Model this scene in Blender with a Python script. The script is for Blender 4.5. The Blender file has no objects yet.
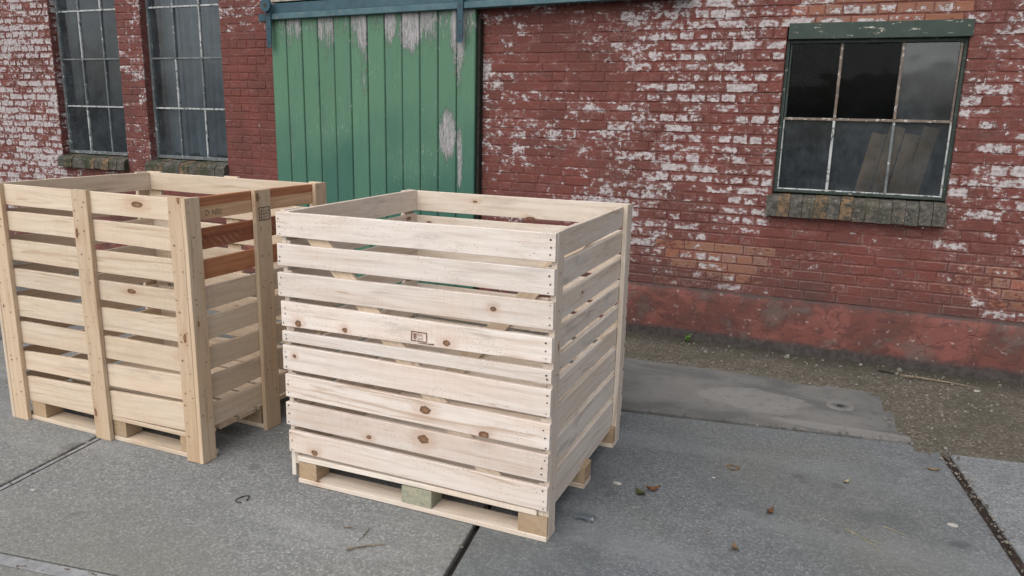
import bpy, math, random
from mathutils import Vector, Matrix, noise
R = random.Random(11)
SC = bpy.context.scene
COL = SC.collection
YW = 5.477                      # face of the brick wall

# ------------------------------------------------------------------ node helper
class NT:
    def __init__(s, name):
        s.m = bpy.data.materials.new(name); s.m.use_nodes = True
        s.t = s.m.node_tree; s.t.nodes.clear()
        s.out = s.t.nodes.new('ShaderNodeOutputMaterial')
    def put(s, sock, v):
        if v is None: return
        if isinstance(v, bpy.types.NodeSocket): s.t.links.new(v, sock)
        elif isinstance(v, bpy.types.Node): s.t.links.new(v.outputs[0], sock)
        else:
            if sock.type == 'RGBA' and len(v) == 3: v = (*v, 1)
            sock.default_value = v
    def n(s, typ, props=None, **ins):
        nd = s.t.nodes.new('ShaderNode' + typ)
        for k, v in (props or {}).items(): setattr(nd, k, v)
        for k, v in ins.items():
            key = int(k[1:]) if k[0] == 'i' and k[1:].isdigit() else k.replace('_', ' ')
            s.put(nd.inputs[key], v)
        return nd
    def math(s, op, a, b=None, c=None, clamp=False):
        nd = s.n('Math', {'operation': op, 'use_clamp': clamp})
        for i, v in enumerate((a, b, c)): s.put(nd.inputs[i], v)
        return nd.outputs[0]
    def vmath(s, op, a, b=None):
        nd = s.n('VectorMath', {'operation': op})
        s.put(nd.inputs[0], a); s.put(nd.inputs[1], b)
        return nd.outputs['Value'] if op in ('LENGTH', 'DISTANCE', 'DOT_PRODUCT') else nd.outputs[0]
    def attr(s, name, out='Vector'):
        nd = s.n('Attribute', {'attribute_name': name}); return nd.outputs[out]
    def pos(s): return s.n('TexCoord').outputs['Object']
    def scale(s, v, sc):
        return s.vmath('MULTIPLY', v, tuple(sc) if hasattr(sc, '__len__') else (sc, sc, sc))
    def noise(s, v, sc=1, detail=4, rough=.55, dist=0, col=False):
        nd = s.n('TexNoise', None, Vector=v, Scale=sc, Detail=detail, Roughness=rough, Distortion=dist)
        return nd.outputs['Color' if col else 'Fac']
    def voro(s, v, sc=1, feat='F1', rnd=1, out='Distance', dims='3D'):
        nd = s.n('TexVoronoi', {'feature': feat, 'voronoi_dimensions': dims}, Vector=v, Scale=sc, Randomness=rnd)
        return nd.outputs[out]
    def rng(s, v, a, b, c=0., d=1., smooth=True):
        nd = s.n('MapRange', {'interpolation_type': 'SMOOTHSTEP' if smooth else 'LINEAR', 'clamp': True})
        for i, x in enumerate((v, a, b, c, d)): s.put(nd.inputs[i], x)
        return nd.outputs[0]
    def mix(s, f, a, b, mode='MIX'):
        nd = s.n('Mix', {'data_type': 'RGBA', 'blend_type': mode, 'clamp_factor': True})
        s.put(nd.inputs[0], f); s.put(nd.inputs[6], a); s.put(nd.inputs[7], b); return nd.outputs[2]
    def sep(s, v):
        return s.n('SeparateXYZ', None, Vector=v).outputs
    def comb(s, x, y, z):
        return s.n('CombineXYZ', None, X=x, Y=y, Z=z).outputs[0]
    def bump(s, h, strength=.3, dist=.01, nrm=None):
        return s.n('Bump', None, Strength=strength, Distance=dist, Height=h, Normal=nrm).outputs[0]
    def bsdf(s, col, rough=.7, nrm=None, metal=0., spec=.35):
        b = s.n('BsdfPrincipled', None, Base_Color=col, Roughness=rough, Metallic=metal, Normal=nrm)
        b.inputs['Specular IOR Level'].default_value = spec
        s.t.links.new(b.outputs[0], s.out.inputs[0]); return b

# ------------------------------------------------------------------ materials
def wood_material(name, base, dark, warm, knots=(), dirt=.5, rings=.5, knot_keep=.80):
    N = NT(name)
    wc = N.attr('wc'); tone = N.sep(N.attr('tone'))
    sx, sy, sz = N.sep(wc)
    # knots: one flattened cell point per patch, kept for some cells only
    kv = N.comb(N.math('MULTIPLY', sx, 3.4), N.math('MULTIPLY', sy, 8.5), 0.)
    vd = N.n('TexVoronoi', {'voronoi_dimensions': '2D'}, Vector=kv, Scale=1.)
    keep = N.math('GREATER_THAN', N.sep(vd.outputs['Color'])[0], knot_keep)
    wob = N.noise(N.scale(wc, 60), 1, 2)
    ksz = N.math('MULTIPLY_ADD', N.sep(vd.outputs['Color'])[1], 1.5, .75)
    dd = N.math('ADD', N.math('MULTIPLY', vd.outputs['Distance'], ksz), N.math('MULTIPLY', N.math('SUBTRACT', wob, .5), .05))
    kd = N.math('ADD', dd, N.math('MULTIPLY', N.math('SUBTRACT', 1., keep), 5.))
    if knots:
        op = N.pos()
        for (x, z, rx, rz) in knots:
            v = N.vmath('MULTIPLY', N.vmath('SUBTRACT', op, (x, 0, z)), (.085 / rx, 0, .085 / rz))
            l = N.math('ADD', N.vmath('LENGTH', v), N.math('MULTIPLY', N.math('SUBTRACT', wob, .5), .07))
            kd = N.math('MINIMUM', kd, l)
    knot = N.rng(kd, .075, .10, 1., 0.)
    core = N.rng(kd, .02, .08, 1., 0.)
    halo = N.rng(kd, .08, .34, 1., 0.)
    # long grain, pulled aside around knots
    warp = N.noise(N.scale(wc, (1.6, 9, 9)), 1, 2)
    ac = N.math('ADD', N.math('MULTIPLY', sy, 150.), N.math('MULTIPLY', warp, 22.))
    ac = N.math('ADD', ac, N.math('MULTIPLY', halo, 5.))
    ring = N.math('MULTIPLY_ADD', N.math('SINE', N.math('ADD', ac, N.math('MULTIPLY', sz, 130.))), .5, .5)
    ring = N.math('POWER', ring, 2.2)
    fine = N.noise(N.scale(wc, (9, 420, 420)), 1, 3, .6)
    strk = N.noise(N.scale(wc, (2.2, 45, 45)), 1, 4, .6)
    big = N.noise(N.scale(wc, (1.3, 5, 5)), 1, 3)
    c = N.mix(N.rng(big, .35, .68), base, warm)
    c = N.mix(N.math('MULTIPLY', ring, .34 * rings), c, dark)
    c = N.mix(N.math('MULTIPLY', N.rng(strk, .48, .72), .48), c, dark)
    c = N.mix(N.math('MULTIPLY', N.rng(fine, .45, .75), .34), c, dark)
    c = N.mix(N.math('MULTIPLY', halo, .35), c, (.42, .22, .12))
    kc = N.mix(core, (.10, .045, .025), (.30, .17, .10))
    kc = N.mix(N.math('MULTIPLY_ADD', N.math('SINE', N.math('MULTIPLY', kd, 260.)), .3, .3), kc, (.09, .04, .02))
    c = N.mix(knot, c, kc)
    # grey weathering and small black specks
    gm = N.rng(N.noise(N.scale(wc, (4, 14, 14)), 1, 5, .65), .5, .75)
    c = N.mix(N.math('MULTIPLY', gm, N.math('MULTIPLY', tone[1], .75)), c, (.33, .30, .275))
    sp = N.voro(N.scale(wc, (70, 110, 110)), 1)
    spn = N.rng(N.noise(N.scale(wc, (5, 11, 11)), 1, 3), .5, .62)
    speck = N.math('MULTIPLY', N.rng(sp, .10, .2, 1., 0.), spn)
    c = N.mix(N.math('MULTIPLY', speck, dirt), c, (.05, .04, .035))
    bl = N.rng(N.noise(N.scale(wc, (3.2, 9, 9)), 1, 5, .7), .50, .72)
    c = N.mix(N.math('MULTIPLY', bl, .30), c, (.56, .40, .285))
    saw = N.noise(N.scale(wc, (230, 5, 5)), 1, 3, .7)
    c = N.mix(N.math('MULTIPLY', N.rng(saw, .50, .70), N.rng(big, .4, .6, .05, .28)), c, dark)
    flame = N.rng(N.noise(N.scale(wc, (1.1, 16, 16)), 1, 6, .6, 1.5), .60, .67)
    c = N.mix(N.math('MULTIPLY', flame, .50), c, (.36, .23, .145))
    c = N.mix(tone[2], c, (.40, .24, .125))
    c = N.mix(1., c, N.comb(tone[0], tone[0], tone[0]), 'MULTIPLY')
    h = N.math('ADD', N.math('MULTIPLY', fine, .6), N.math('MULTIPLY', strk, .6))
    h = N.math('SUBTRACT', h, N.math('MULTIPLY', knot, .5))
    N.bsdf(c, .72, N.bump(h, .45, .003), spec=.22)
    return N.m

def nail_material():
    N = NT('nail_steel'); N.bsdf((.06, .05, .045), .5, metal=.6); return N.m

def stained_material(name, c1, c2, streak=0.):
    N = NT(name); wc = N.attr('wc'); sx, sy, sz = N.sep(wc)
    a = N.noise(N.scale(wc, (2.5, 60, 60)), 1, 4, .6); b = N.noise(N.scale(wc, (6, 14, 14)), 1, 4)
    c = N.mix(N.rng(a, .3, .72), c1, c2)
    c = N.mix(N.math('MULTIPLY', N.rng(b, .5, .8), .5), c, (.09, .035, .02))
    if streak:
        u = N.math('ADD', N.math('MULTIPLY', sx, 160.), N.math('MULTIPLY', sy, 150.))
        u = N.math('ADD', u, N.math('MULTIPLY', N.noise(N.scale(wc, 12), 1, 2), 9.))
        st = N.math('MULTIPLY_ADD', N.math('SINE', u), .5, .5)
        st = N.math('MULTIPLY', N.rng(st, .72, 1.), N.rng(N.noise(N.scale(wc, (4, 9, 9)), 1, 3), .42, .62))
        c = N.mix(N.math('MULTIPLY', st, streak), c, (.42, .30, .22))
    N.bsdf(c, .7, N.bump(a, .3, .002), spec=.25); return N.m

def twotone_material():
    N = NT('half_stained_wood'); op = N.pos(); z = N.sep(op)[2]; wc = N.attr('wc')
    g = N.noise(N.scale(wc, (2.5, 70, 70)), 1, 4, .6)
    e = N.math('ADD', z, N.math('MULTIPLY', N.noise(N.scale(wc, (3, 20, 20)), 1, 3), .02))
    top = N.rng(e, 1.172, 1.178)
    c = N.mix(N.rng(g, .3, .7), (.60, .41, .26), (.47, .29, .17))
    t = N.mix(N.rng(g, .3, .7), (.42, .19, .10), (.30, .12, .06))
    N.bsdf(N.mix(top, c, t), .7, N.bump(g, .25, .002), spec=.25); return N.m

def ink_material(name, col, lo=.40, hi=.52):
    N = NT(name); n_ = N.noise(N.pos(), 160, 3, .6)
    b = N.n('BsdfPrincipled', None, Base_Color=col, Roughness=.8)
    t = N.n('BsdfTransparent')
    m = N.n('MixShader', None, i0=N.rng(n_, lo, hi))
    N.t.links.new(t.outputs[0], m.inputs[1]); N.t.links.new(b.outputs[0], m.inputs[2])
    N.t.links.new(m.outputs[0], N.out.inputs[0]); return N.m

def brick_material():
    N = NT('painted_brick'); p = N.pos()
    pc = N.sep(N.attr('pcol')); bu = N.sep(N.attr('buv'))
    dens, bare, mode = pc[0], pc[1], pc[2]
    rnd = bu[2]
    n1 = N.noise(N.scale(p, (34, 34, 46)), 1, 7, .68); n2 = N.noise(N.scale(p, (10, 10, 22)), 1, 4, .58)
    n3 = N.noise(p, 3.2, 4, .6); nf = N.noise(p, 160, 4, .6)
    F = N.math('ADD', N.math('MULTIPLY', n1, .58), N.math('MULTIPLY', n2, .42))
    au = N.math('ABSOLUTE', bu[0]); av = N.math('ABSOLUTE', bu[1])
    e = N.math('MAXIMUM', N.math('POWER', au, 7.), N.math('POWER', av, 4.))
    cen = N.math('SUBTRACT', .5, e)
    w = N.math('ADD', F, N.math('MULTIPLY', N.math('MULTIPLY', cen, mode), .26))
    w = N.math('ADD', w, N.math('MULTIPLY', N.math('SUBTRACT', rnd, .5), .15))
    w = N.math('ADD', w, N.math('MULTIPLY', N.math('SUBTRACT', nf, .5), .14))
    thr = N.math('MULTIPLY_ADD', dens, -.38, .735)
    white = N.rng(N.math('SUBTRACT', w, thr), -.004, .012)
    # red paint
    red = N.mix(N.rng(n3, .3, .7), (.162, .052, .041), (.104, .041, .034))
    red = N.mix(N.math('MULTIPLY', N.rng(nf, .45, .75), .5), red, (.225, .080, .072))
    red = N.mix(N.math('MULTIPLY', rnd, .40), red, (.15, .048, .045))
    red = N.mix(N.math('MULTIPLY', N.rng(n2, .52, .68), .45), red, (.12, .05, .045))
    dustm = N.rng(N.math('SUBTRACT', w, thr), -.10, 0.)
    red = N.mix(N.math('MULTIPLY', dustm, .28), red, (.36, .22, .21))
    # bare brick
    br = N.n('ValToRGB', None, Fac=rnd)
    cr = br.color_ramp; cr.elements[0].position = 0; cr.elements[0].color = (.27, .11, .066, 1)
    cr.elements[1].position = 1; cr.elements[1].color = (.20, .12, .09, 1)
    for q, cc in ((.3, (.25, .125, .082, 1)), (.55, (.25, .145, .11, 1)), (.78, (.30, .11, .075, 1))):
        el = cr.elements.new(q); el.color = cc
    bc = N.mix(N.math('MULTIPLY', N.rng(n1, .4, .7), .5), br.outputs[0], (.17, .09, .07))
    bm = N.rng(N.math('ADD', bare, N.math('MULTIPLY', N.math('SUBTRACT', F, .5), 2.2)), .50, .60)
    c = N.mix(bm, red, bc)
    wcol = N.mix(N.rng(n1, .4, .62), (.31, .28, .285), (.51, .48, .49))
    wcol = N.mix(N.math('MULTIPLY', N.rng(nf, .5, .75), .55), wcol, (.34, .29, .29))
    c = N.mix(N.math('MULTIPLY', white, .95), c, wcol)
    sc1 = N.rng(N.noise(N.scale(p, (9, 9, 22)), 1, 6, .75), .52, .66)
    c = N.mix(N.math('MULTIPLY', sc1, N.math('SUBTRACT', .30, N.math('MULTIPLY', white, .30))), c, (.29, .15, .14))
    sc2 = N.rng(N.noise(N.scale(p, (5, 5, 11)), 1, 6, .7), .54, .64)
    c = N.mix(N.math('MULTIPLY', sc2, N.math('SUBTRACT', .5, N.math('MULTIPLY', white, .5))), c, (.105, .047, .042))
    em = N.math('MAXIMUM', N.rng(au, .80, .93), N.rng(av, .70, .90))
    pm_ = N.noise(N.scale(p, (7, 7, 14)), 1, 7, .78)
    zz_ = N.sep(p)[2]
    lowz = N.rng(zz_, .55, 1.25, .13, 0.)
    ex = N.math('MULTIPLY', em, N.rng(N.math('ADD', pm_, lowz), .54, .66))
    c = N.mix(N.math('MULTIPLY', ex, .28), c, N.mix(N.rng(n1, .4, .6), (.21, .175, .16), (.34, .31, .29)))
    # black grime in spots and lower courses
    gr = N.noise(p, 1.1, 5, .7)
    z = N.sep(p)[2]
    low = N.rng(z, .38, .75, .55, 0.)
    c = N.mix(N.math('MULTIPLY', N.rng(N.math('ADD', gr, N.math('MULTIPLY', low, .3)), .52, .85), .6), c, (.07, .045, .042))
    pit = N.rng(N.voro(p, 60), .04, .12, 1., 0.)
    c = N.mix(N.math('MULTIPLY', pit, N.math('MULTIPLY', N.rng(n2, .45, .6), .7)), c, (.05, .035, .03))
    h = N.math('ADD', N.math('MULTIPLY', n1, .8), N.math('MULTIPLY', nf, .35))
    h = N.math('SUBTRACT', h, N.math('MULTIPLY', white, .35))
    N.bsdf(c, .8, N.bump(h, .8, .008), spec=.25)
    return N.m

def plinth_material():
    N = NT('painted_render'); p = N.pos(); x, y, z = N.sep(p)
    n1 = N.noise(p, 5, 6, .65); n2 = N.noise(p, 22, 6, .65); n3 = N.noise(N.scale(p, (2.2, 2, 3)), 1, 4, .6, .6)
    n4 = N.noise(N.scale(p, (7, 7, 12)), 1, 5, .7, 1.2)
    c = N.mix(N.rng(n1, .35, .65), (.150, .055, .045), (.085, .043, .037))
    c = N.mix(N.math('MULTIPLY', N.rng(n3, .47, .60), .65), c, (.225, .083, .068))
    c = N.mix(N.math('MULTIPLY', N.rng(n4, .53, .60), .65), c, (.085, .035, .035))
    c = N.mix(N.math('MULTIPLY', N.rng(n1, .54, .64), .6), c, (.13, .10, .092))
    c = N.mix(N.math('MULTIPLY', N.rng(n2, .60, .70), .75), c, (.42, .33, .32))
    ck = N.voro(N.vmath('ADD', p, N.scale(N.noise(p, 9, 3, .6, 0, True), .12)), 3.2, 'DISTANCE_TO_EDGE')
    cm = N.math('MULTIPLY', N.rng(ck, 0., .022, 1., 0.), N.rng(n3, .46, .56))
    c = N.mix(N.math('MULTIPLY', cm, .28), c, (.05, .03, .03))
    base = N.rng(N.math('ADD', z, N.math('MULTIPLY', N.math('SUBTRACT', n1, .5), .10)), .060, .105, 1., 0.)
    c = N.mix(N.math('MULTIPLY', base, .93), c, N.mix(N.rng(n2, .4, .6), (.038, .035, .035), (.062, .058, .056)))
    top_shade = N.rng(z, .366, .384)  # shadow line below the bricks, painted along the plinth top
    c = N.mix(N.math('MULTIPLY', top_shade, N.rng(n1, .35, .55, .3, .9)), c, (.055, .042, .04))
    h = N.math('ADD', N.math('MULTIPLY', n1, .7), N.math('MULTIPLY', n2, .4))
    h = N.math('SUBTRACT', h, N.math('MULTIPLY', cm, .3))
    N.bsdf(c, .75, N.bump(h, .5, .015), spec=.3); return N.m

def sill_material(name, moss):
    N = NT(name); p = N.pos(); t = N.sep(N.attr('tone'))
    n1 = N.noise(p, 26, 6, .7); n2 = N.noise(p, 90, 4, .6); n3 = N.noise(p, 7, 3)
    c = N.mix(t[1], (.105, .100, .088), (.22, .135, .075))
    c = N.mix(N.rng(n1, .38, .62), c, (.05, .05, .045))
    c = N.mix(N.math('MULTIPLY', N.rng(n3, .42, .62), moss), c, (.042, .048, .030))
    c = N.mix(N.math('MULTIPLY', N.rng(n2, .60, .68), .6), c, (.36, .34, .33))
    N.bsdf(c, .9, N.bump(N.math('ADD', n1, N.math('MULTIPLY', n2, .5)), .7, .012), spec=.2); return N.m

def door_material():
    N = NT('peeling_green_paint'); p = N.pos(); x, y, z = N.sep(p)
    wc = N.attr('wc'); t = N.sep(N.attr('tone'))
    sx, sy, sz = N.sep(wc)
    n1 = N.noise(N.scale(wc, (4.5, 20, 20)), 1, 8, .72, .5); n2 = N.noise(N.scale(wc, (16, 75, 75)), 1, 6, .75)
    n3 = N.noise(p, 1.7, 4, .6); ng = N.noise(N.scale(wc, (4, 180, 180)), 1, 3)
    lo = N.rng(N.math('ADD', z, N.math('MULTIPLY', N.math('SUBTRACT', n3, .5), 1.6)), .9, 1.75, 1., 0.)
    g = N.mix(lo, (.080, .178, .114), (.036, .116, .088))
    g = N.mix(N.math('MULTIPLY', t[0], .35), g, (.11, .245, .155))
    g = N.mix(N.math('MULTIPLY', N.rng(n1, .5, .75), .35), g, (.035, .12, .09))
    g = N.mix(N.math('MULTIPLY', N.rng(ng, .55, .75), .3), g, (.13, .27, .20))
    top = N.math('MULTIPLY', N.rng(z, 1.93, 2.30), .155)
    def blob(cx, cz, rx, rz, amp):
        a = N.math('DIVIDE', N.math('SUBTRACT', x, cx), rx); b = N.math('DIVIDE', N.math('SUBTRACT', z, cz), rz)
        r = N.math('ADD', N.math('MULTIPLY', a, a), N.math('MULTIPLY', b, b))
        return N.rng(r, .1, 2.2, amp, 0.)
    b = N.math('ADD', blob(-2.93, 1.42, .075, .19, .27), blob(-2.84, 2.08, .06, .32, .17))
    b = N.math('ADD', b, blob(-3.26, 2.19, .08, .20, .18))
    b = N.math('ADD', b, blob(-2.82, 1.25, .025, .24, .22))
    b = N.math('ADD', b, blob(-3.45, 2.22, .05, .18, .12))
    b = N.math('ADD', b, blob(-4.52, 1.3, .09, .30, .09))
    b = N.math('ADD', b, blob(-3.70, 2.0, .05, .35, .09))
    pm = N.math('ADD', N.math('MULTIPLY', n1, .40), N.math('MULTIPLY', n2, .60))
    pm = N.math('ADD', N.math('ADD', pm, top), b)
    pm = N.math('ADD', pm, N.math('MULTIPLY', N.math('SUBTRACT', t[1], .55), .13))
    peel = N.rng(pm, .650, .658)
    halo = N.rng(pm, .57, .66)
    rim_shade = N.math('MULTIPLY', N.rng(pm, .628, .645), N.rng(pm, .648, .662, 1., 0.))  # outline shadow of the flaking paint, put into the colour
    wd = N.mix(N.rng(ng, .35, .65), (.43, .415, .44), (.24, .22, .23))
    wd = N.mix(N.math('MULTIPLY', N.rng(n2, .50, .58), .8), wd, (.10, .15, .12))
    wd = N.mix(N.math('MULTIPLY', N.rng(N.noise(N.scale(wc, (9, 90, 90)), 1, 5, .7), .55, .62), .7), wd, (.10, .09, .095))
    g = N.mix(N.math('MULTIPLY', halo, .30), g, (.10, .16, .08))
    c = N.mix(peel, g, wd)
    c = N.mix(N.math('MULTIPLY', rim_shade, .75), c, (.02, .05, .04))
    sc = N.rng(N.math('ADD', N.math('ADD', n2, N.math('MULTIPLY', N.math('SUBTRACT', n3, .5), .25)), N.math('MULTIPLY', top, .35)), .638, .665)
    c = N.mix(N.math('MULTIPLY', sc, .75), c, (.36, .41, .39))
    dk = N.rng(N.noise(N.scale(wc, (2.2, 48, 48)), 1, 6, .75), .60, .68)
    c = N.mix(N.math('MULTIPLY', dk, .6), c, (.03, .075, .06))
    edge = N.rng(N.math('ABSOLUTE', sz), .074, .083)
    c = N.mix(N.math('MULTIPLY', edge, .65), c, (.012, .04, .035))
    h = N.math('SUBTRACT', N.math('MULTIPLY', ng, .4), N.math('MULTIPLY', peel, .5))
    N.bsdf(c, .6, N.bump(h, .5, .004), spec=.35); return N.m

def paint_metal(name, col, col2, chip, amt=.62, rough=.5, st=(30, 30, 30)):
    N = NT(name); p = N.pos()
    n1 = N.noise(p, 9, 5, .65); n2 = N.noise(N.scale(p, st), 1, 5, .7)
    c = N.mix(N.rng(n1, .35, .65), col, col2)
    m = N.rng(n2, amt, amt + .03)
    c = N.mix(m, c, chip)
    N.bsdf(c, rough, N.bump(N.math('SUBTRACT', n1, m), .3, .003), spec=.4); return N.m

def glass_material(name, dust, refl, tint, rough=.06):
    N = NT(name); p = N.pos()
    n1 = N.noise(p, 3.5, 5, .6); n2 = N.noise(N.scale(p, (30, 30, 18)), 1, 4, .65)
    tr = N.n('BsdfTransparent', None, Color=(*tint, 1))
    gl = N.n('BsdfGlossy', None, Color=(.85, .9, .95, 1), Roughness=rough,
             Normal=N.bump(N.noise(p, 2.2, 2), .22, .02))
    df = N.n('BsdfDiffuse', None, Color=N.mix(n2, (.13, .165, .195), (.21, .25, .28)))  # dust, its colour tinted bluish to stand in for reflected sky
    fr = N.n('Fresnel', None, IOR=1.5)
    m1 = N.n('MixShader', None, i0=N.math('MULTIPLY', fr.outputs[0], refl, clamp=True))
    N.t.links.new(tr.outputs[0], m1.inputs[1]); N.t.links.new(gl.outputs[0], m1.inputs[2])
    d = N.math('MULTIPLY', N.rng(N.math('ADD', N.math('MULTIPLY', n1, .7), N.math('MULTIPLY', n2, .3)), .32, .68, .40, 1.25), dust)
    m2 = N.n('MixShader', None, i0=d)
    N.t.links.new(m1.outputs[0], m2.inputs[1]); N.t.links.new(df.outputs[0], m2.inputs[2])
    N.t.links.new(m2.outputs[0], N.out.inputs[0]); return N.m

def plain(name, col, rough=.8, var=.3, sc=8):
    N = NT(name); n1 = N.noise(N.pos(), sc, 5, .65)
    c = N.mix(N.rng(n1, .3, .7), tuple(a * (1 - var) for a in col), tuple(min(1, a * (1 + var)) for a in col))
    N.bsdf(c, rough, N.bump(n1, .3, .01), spec=.25); return N.m

def slab_material():
    N = NT('exposed_aggregate_concrete'); p = N.pos()
    t = N.sep(N.attr('tone'))
    v = N.n('TexVoronoi', None, Vector=p, Scale=108.)
    cell = N.sep(v.outputs['Color']); d = v.outputs['Distance']
    v2 = N.n('TexVoronoi', None, Vector=p, Scale=55.)
    cell2 = N.sep(v2.outputs['Color'])
    n1 = N.noise(p, 1.1, 5, .6); n2 = N.noise(p, 6, 5, .65); n3 = N.noise(p, 300, 3, .7)
    n5 = N.noise(N.scale(p, (.7, 2.6, 1)), 1, 5, .62)
    st = N.n('ValToRGB', None, Fac=cell[0]); cr = st.color_ramp
    cr.elements[0].color = (.075, .078, .082, 1); cr.elements[1].color = (.43, .435, .43, 1); cr.elements[1].position = 1
    for q, cc in ((.35, (.155, .160, .167, 1)), (.7, (.235, .240, .246, 1)), (.93, (.31, .315, .32, 1))):
        el = cr.elements.new(q); el.color = cc
    c = N.mix(.50, st.outputs[0], (.180, .190, .202))
    c = N.mix(N.rng(d, .35, .62, 0., .40), c, (.085, .087, .09))
    c = N.mix(N.math('MULTIPLY', N.math('GREATER_THAN', cell2[1], .955), N.rng(v2.outputs['Distance'], .15, .3, .55, 0.)), c, (.36, .35, .33))
    c = N.mix(N.math('MULTIPLY', N.rng(n1, .42, .66), .34), c, (.125, .132, .141))
    c = N.mix(N.math('MULTIPLY', N.rng(n5, .48, .68), .40), c, (.265, .275, .285))
    c = N.mix(N.math('MULTIPLY', N.rng(n2, .54, .72), .30), c, (.12, .124, .128))
    c = N.mix(N.math('MULTIPLY', N.rng(n3, .5, .8), .35), c, (.09, .09, .09))
    c = N.mix(N.rng(N.noise(p, .5, 3), .45, .62, 0., .30), c, (.185, .175, .135))
    stn = N.noise(N.scale(p, (.9, 1.3, 1)), 1, 7, .7, 1.2)
    c = N.mix(N.rng(stn, .52, .68, 0., .45), c, (.095, .10, .105))
    spl = N.rng(N.noise(p, 4.5, 3, .5), .66, .70, 0., .5)
    c = N.mix(spl, c, (.08, .082, .082))
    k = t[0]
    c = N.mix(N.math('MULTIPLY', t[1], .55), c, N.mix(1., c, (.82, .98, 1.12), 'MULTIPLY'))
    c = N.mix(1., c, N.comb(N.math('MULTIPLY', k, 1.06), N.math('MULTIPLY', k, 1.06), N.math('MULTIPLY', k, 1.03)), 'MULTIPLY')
    h = N.math('ADD', N.math('MULTIPLY', N.math('SUBTRACT', .6, d), .6), N.math('MULTIPLY', n3, .4))
    N.bsdf(c, .78, N.bump(h, .5, .004), spec=.3); return N.m

def patch_material():
    N = NT('smooth_concrete'); p = N.pos()
    n1 = N.noise(N.scale(p, (1.6, 2.2, 1)), 1, 6, .62, .8); n2 = N.noise(p, 14, 6, .7); n3 = N.noise(p, 130, 4, .65)
    n0 = N.noise(p, .9, 3)
    c = N.mix(N.rng(n1, .42, .60), (.110, .114, .112), (.160, .163, .160))
    x, y, z = N.sep(p)
    def spot(cx, cy, rx, ry, w):
        a = N.math('DIVIDE', N.math('SUBTRACT', x, cx), rx); b = N.math('DIVIDE', N.math('SUBTRACT', y, cy), ry)
        r = N.math('ADD', N.math('MULTIPLY', a, a), N.math('MULTIPLY', b, b))
        return N.rng(N.math('ADD', r, N.math('MULTIPLY', N.math('SUBTRACT', n1, .5), w)), .7, 1.05, 1., 0.)
    sm = N.math('MAXIMUM', spot(-.42, 4.40, .36, .20, 4.), spot(.20, 4.18, .5, .06, 2.5))
    c = N.mix(N.math('MULTIPLY', sm, .5), c, (.275, .272, .262))
    c = N.mix(N.math('MULTIPLY', N.rng(n0, .52, .62), .3), c, (.22, .215, .205))
    rg = N.rng(N.math('ABSOLUTE', N.math('SUBTRACT', N.vmath('LENGTH', N.vmath('SUBTRACT', p, (.085, 4.545, 0))), .062)), .004, .022, 1., 0.)
    c = N.mix(N.math('MULTIPLY', rg, .4), c, (.26, .255, .245))
    c = N.mix(N.math('MULTIPLY', N.rng(n2, .52, .66), .4), c, (.075, .075, .07))
    c = N.mix(N.math('MULTIPLY', N.rng(n3, .5, .72), .4), c, (.17, .165, .155))
    N.bsdf(c, .75, N.bump(N.math('ADD', N.math('MULTIPLY', n2, .4), N.math('MULTIPLY', n3, .3)), .4, .006), spec=.3); return N.m

def soil_material():
    N = NT('gritty_soil'); p = N.pos(); x, y, z = N.sep(p)
    n1 = N.noise(p, 3, 5, .65); n2 = N.noise(p, 24, 6, .7); v = N.n('TexVoronoi', None, Vector=p, Scale=95.)
    cell = N.sep(v.outputs['Color'])
    c = N.mix(N.rng(n2, .3, .7), (.080, .070, .056), (.142, .126, .102))
    c = N.mix(N.math('MULTIPLY', N.math('GREATER_THAN', cell[0], .84), .5), c, (.235, .225, .205))
    c = N.mix(N.math('MULTIPLY', N.rng(n1, .45, .62), .45), c, (.075, .079, .058))
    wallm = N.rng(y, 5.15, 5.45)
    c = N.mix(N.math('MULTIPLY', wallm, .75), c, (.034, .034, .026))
    N.bsdf(c, .95, N.bump(N.math('ADD', n2, N.math('MULTIPLY', v.outputs['Distance'], -.5)), .8, .012), spec=.15); return N.m

M = {}
M['pale'] = wood_material('pale_pine', (.74, .685, .615), (.48, .39, .31), (.71, .62, .525), dirt=.7, knot_keep=.93,
      knots=())
M['pale_front'] = wood_material('pale_pine_front', (.765, .712, .672), (.50, .405, .34), (.745, .655, .59), dirt=.8, knot_keep=1.1,
      knots=((.682, .449, .024, .017), (.673, .325, .023, .017), (.936, .391, .020, .016), (.087, .723, .015, .014), (.775, .734, .016, .012),
             (.315, .726, .012, .010), (.144, .160, .016, .012), (.965, .89, .013, .009), (.42, .285, .012, .008), (.06, .58, .009, .008)))
M['pine'] = wood_material('yellow_pine', (.685, .595, .485), (.44, .33, .23), (.65, .535, .41), dirt=.6, knot_keep=.90)
M['post'] = wood_material('post_pine', (.59, .475, .35), (.36, .25, .155), (.55, .41, .275), dirt=1., knot_keep=.80)
M['block'] = wood_material('block_wood', (.46, .36, .25), (.30, .21, .13), (.44, .32, .20), dirt=.7, knot_keep=.97)
M['greenblock'] = stained_material('greenish_block_wood', (.40, .37, .27), (.25, .27, .21))
M['red1'] = stained_material('red_brown_streaked_wood', (.32, .12, .058), (.19, .066, .035), .6)
M['red2'] = stained_material('red_brown_wood', (.46, .21, .11), (.34, .145, .07))
M['two'] = twotone_material()
M['nail'] = nail_material()
M['ink_brown'] = ink_material('brown_stamp_ink', (.15, .055, .032), .34, .46)
M['ink_black'] = ink_material('black_stamp_ink', (.02, .02, .02), .36, .48)
M['ink_grey'] = ink_material('faded_grey_ink', (.07, .055, .05), .36, .52)
M['brick'] = brick_material()
M['plinth'] = plinth_material()
M['sill'] = sill_material('brick_sill', .35)
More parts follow.
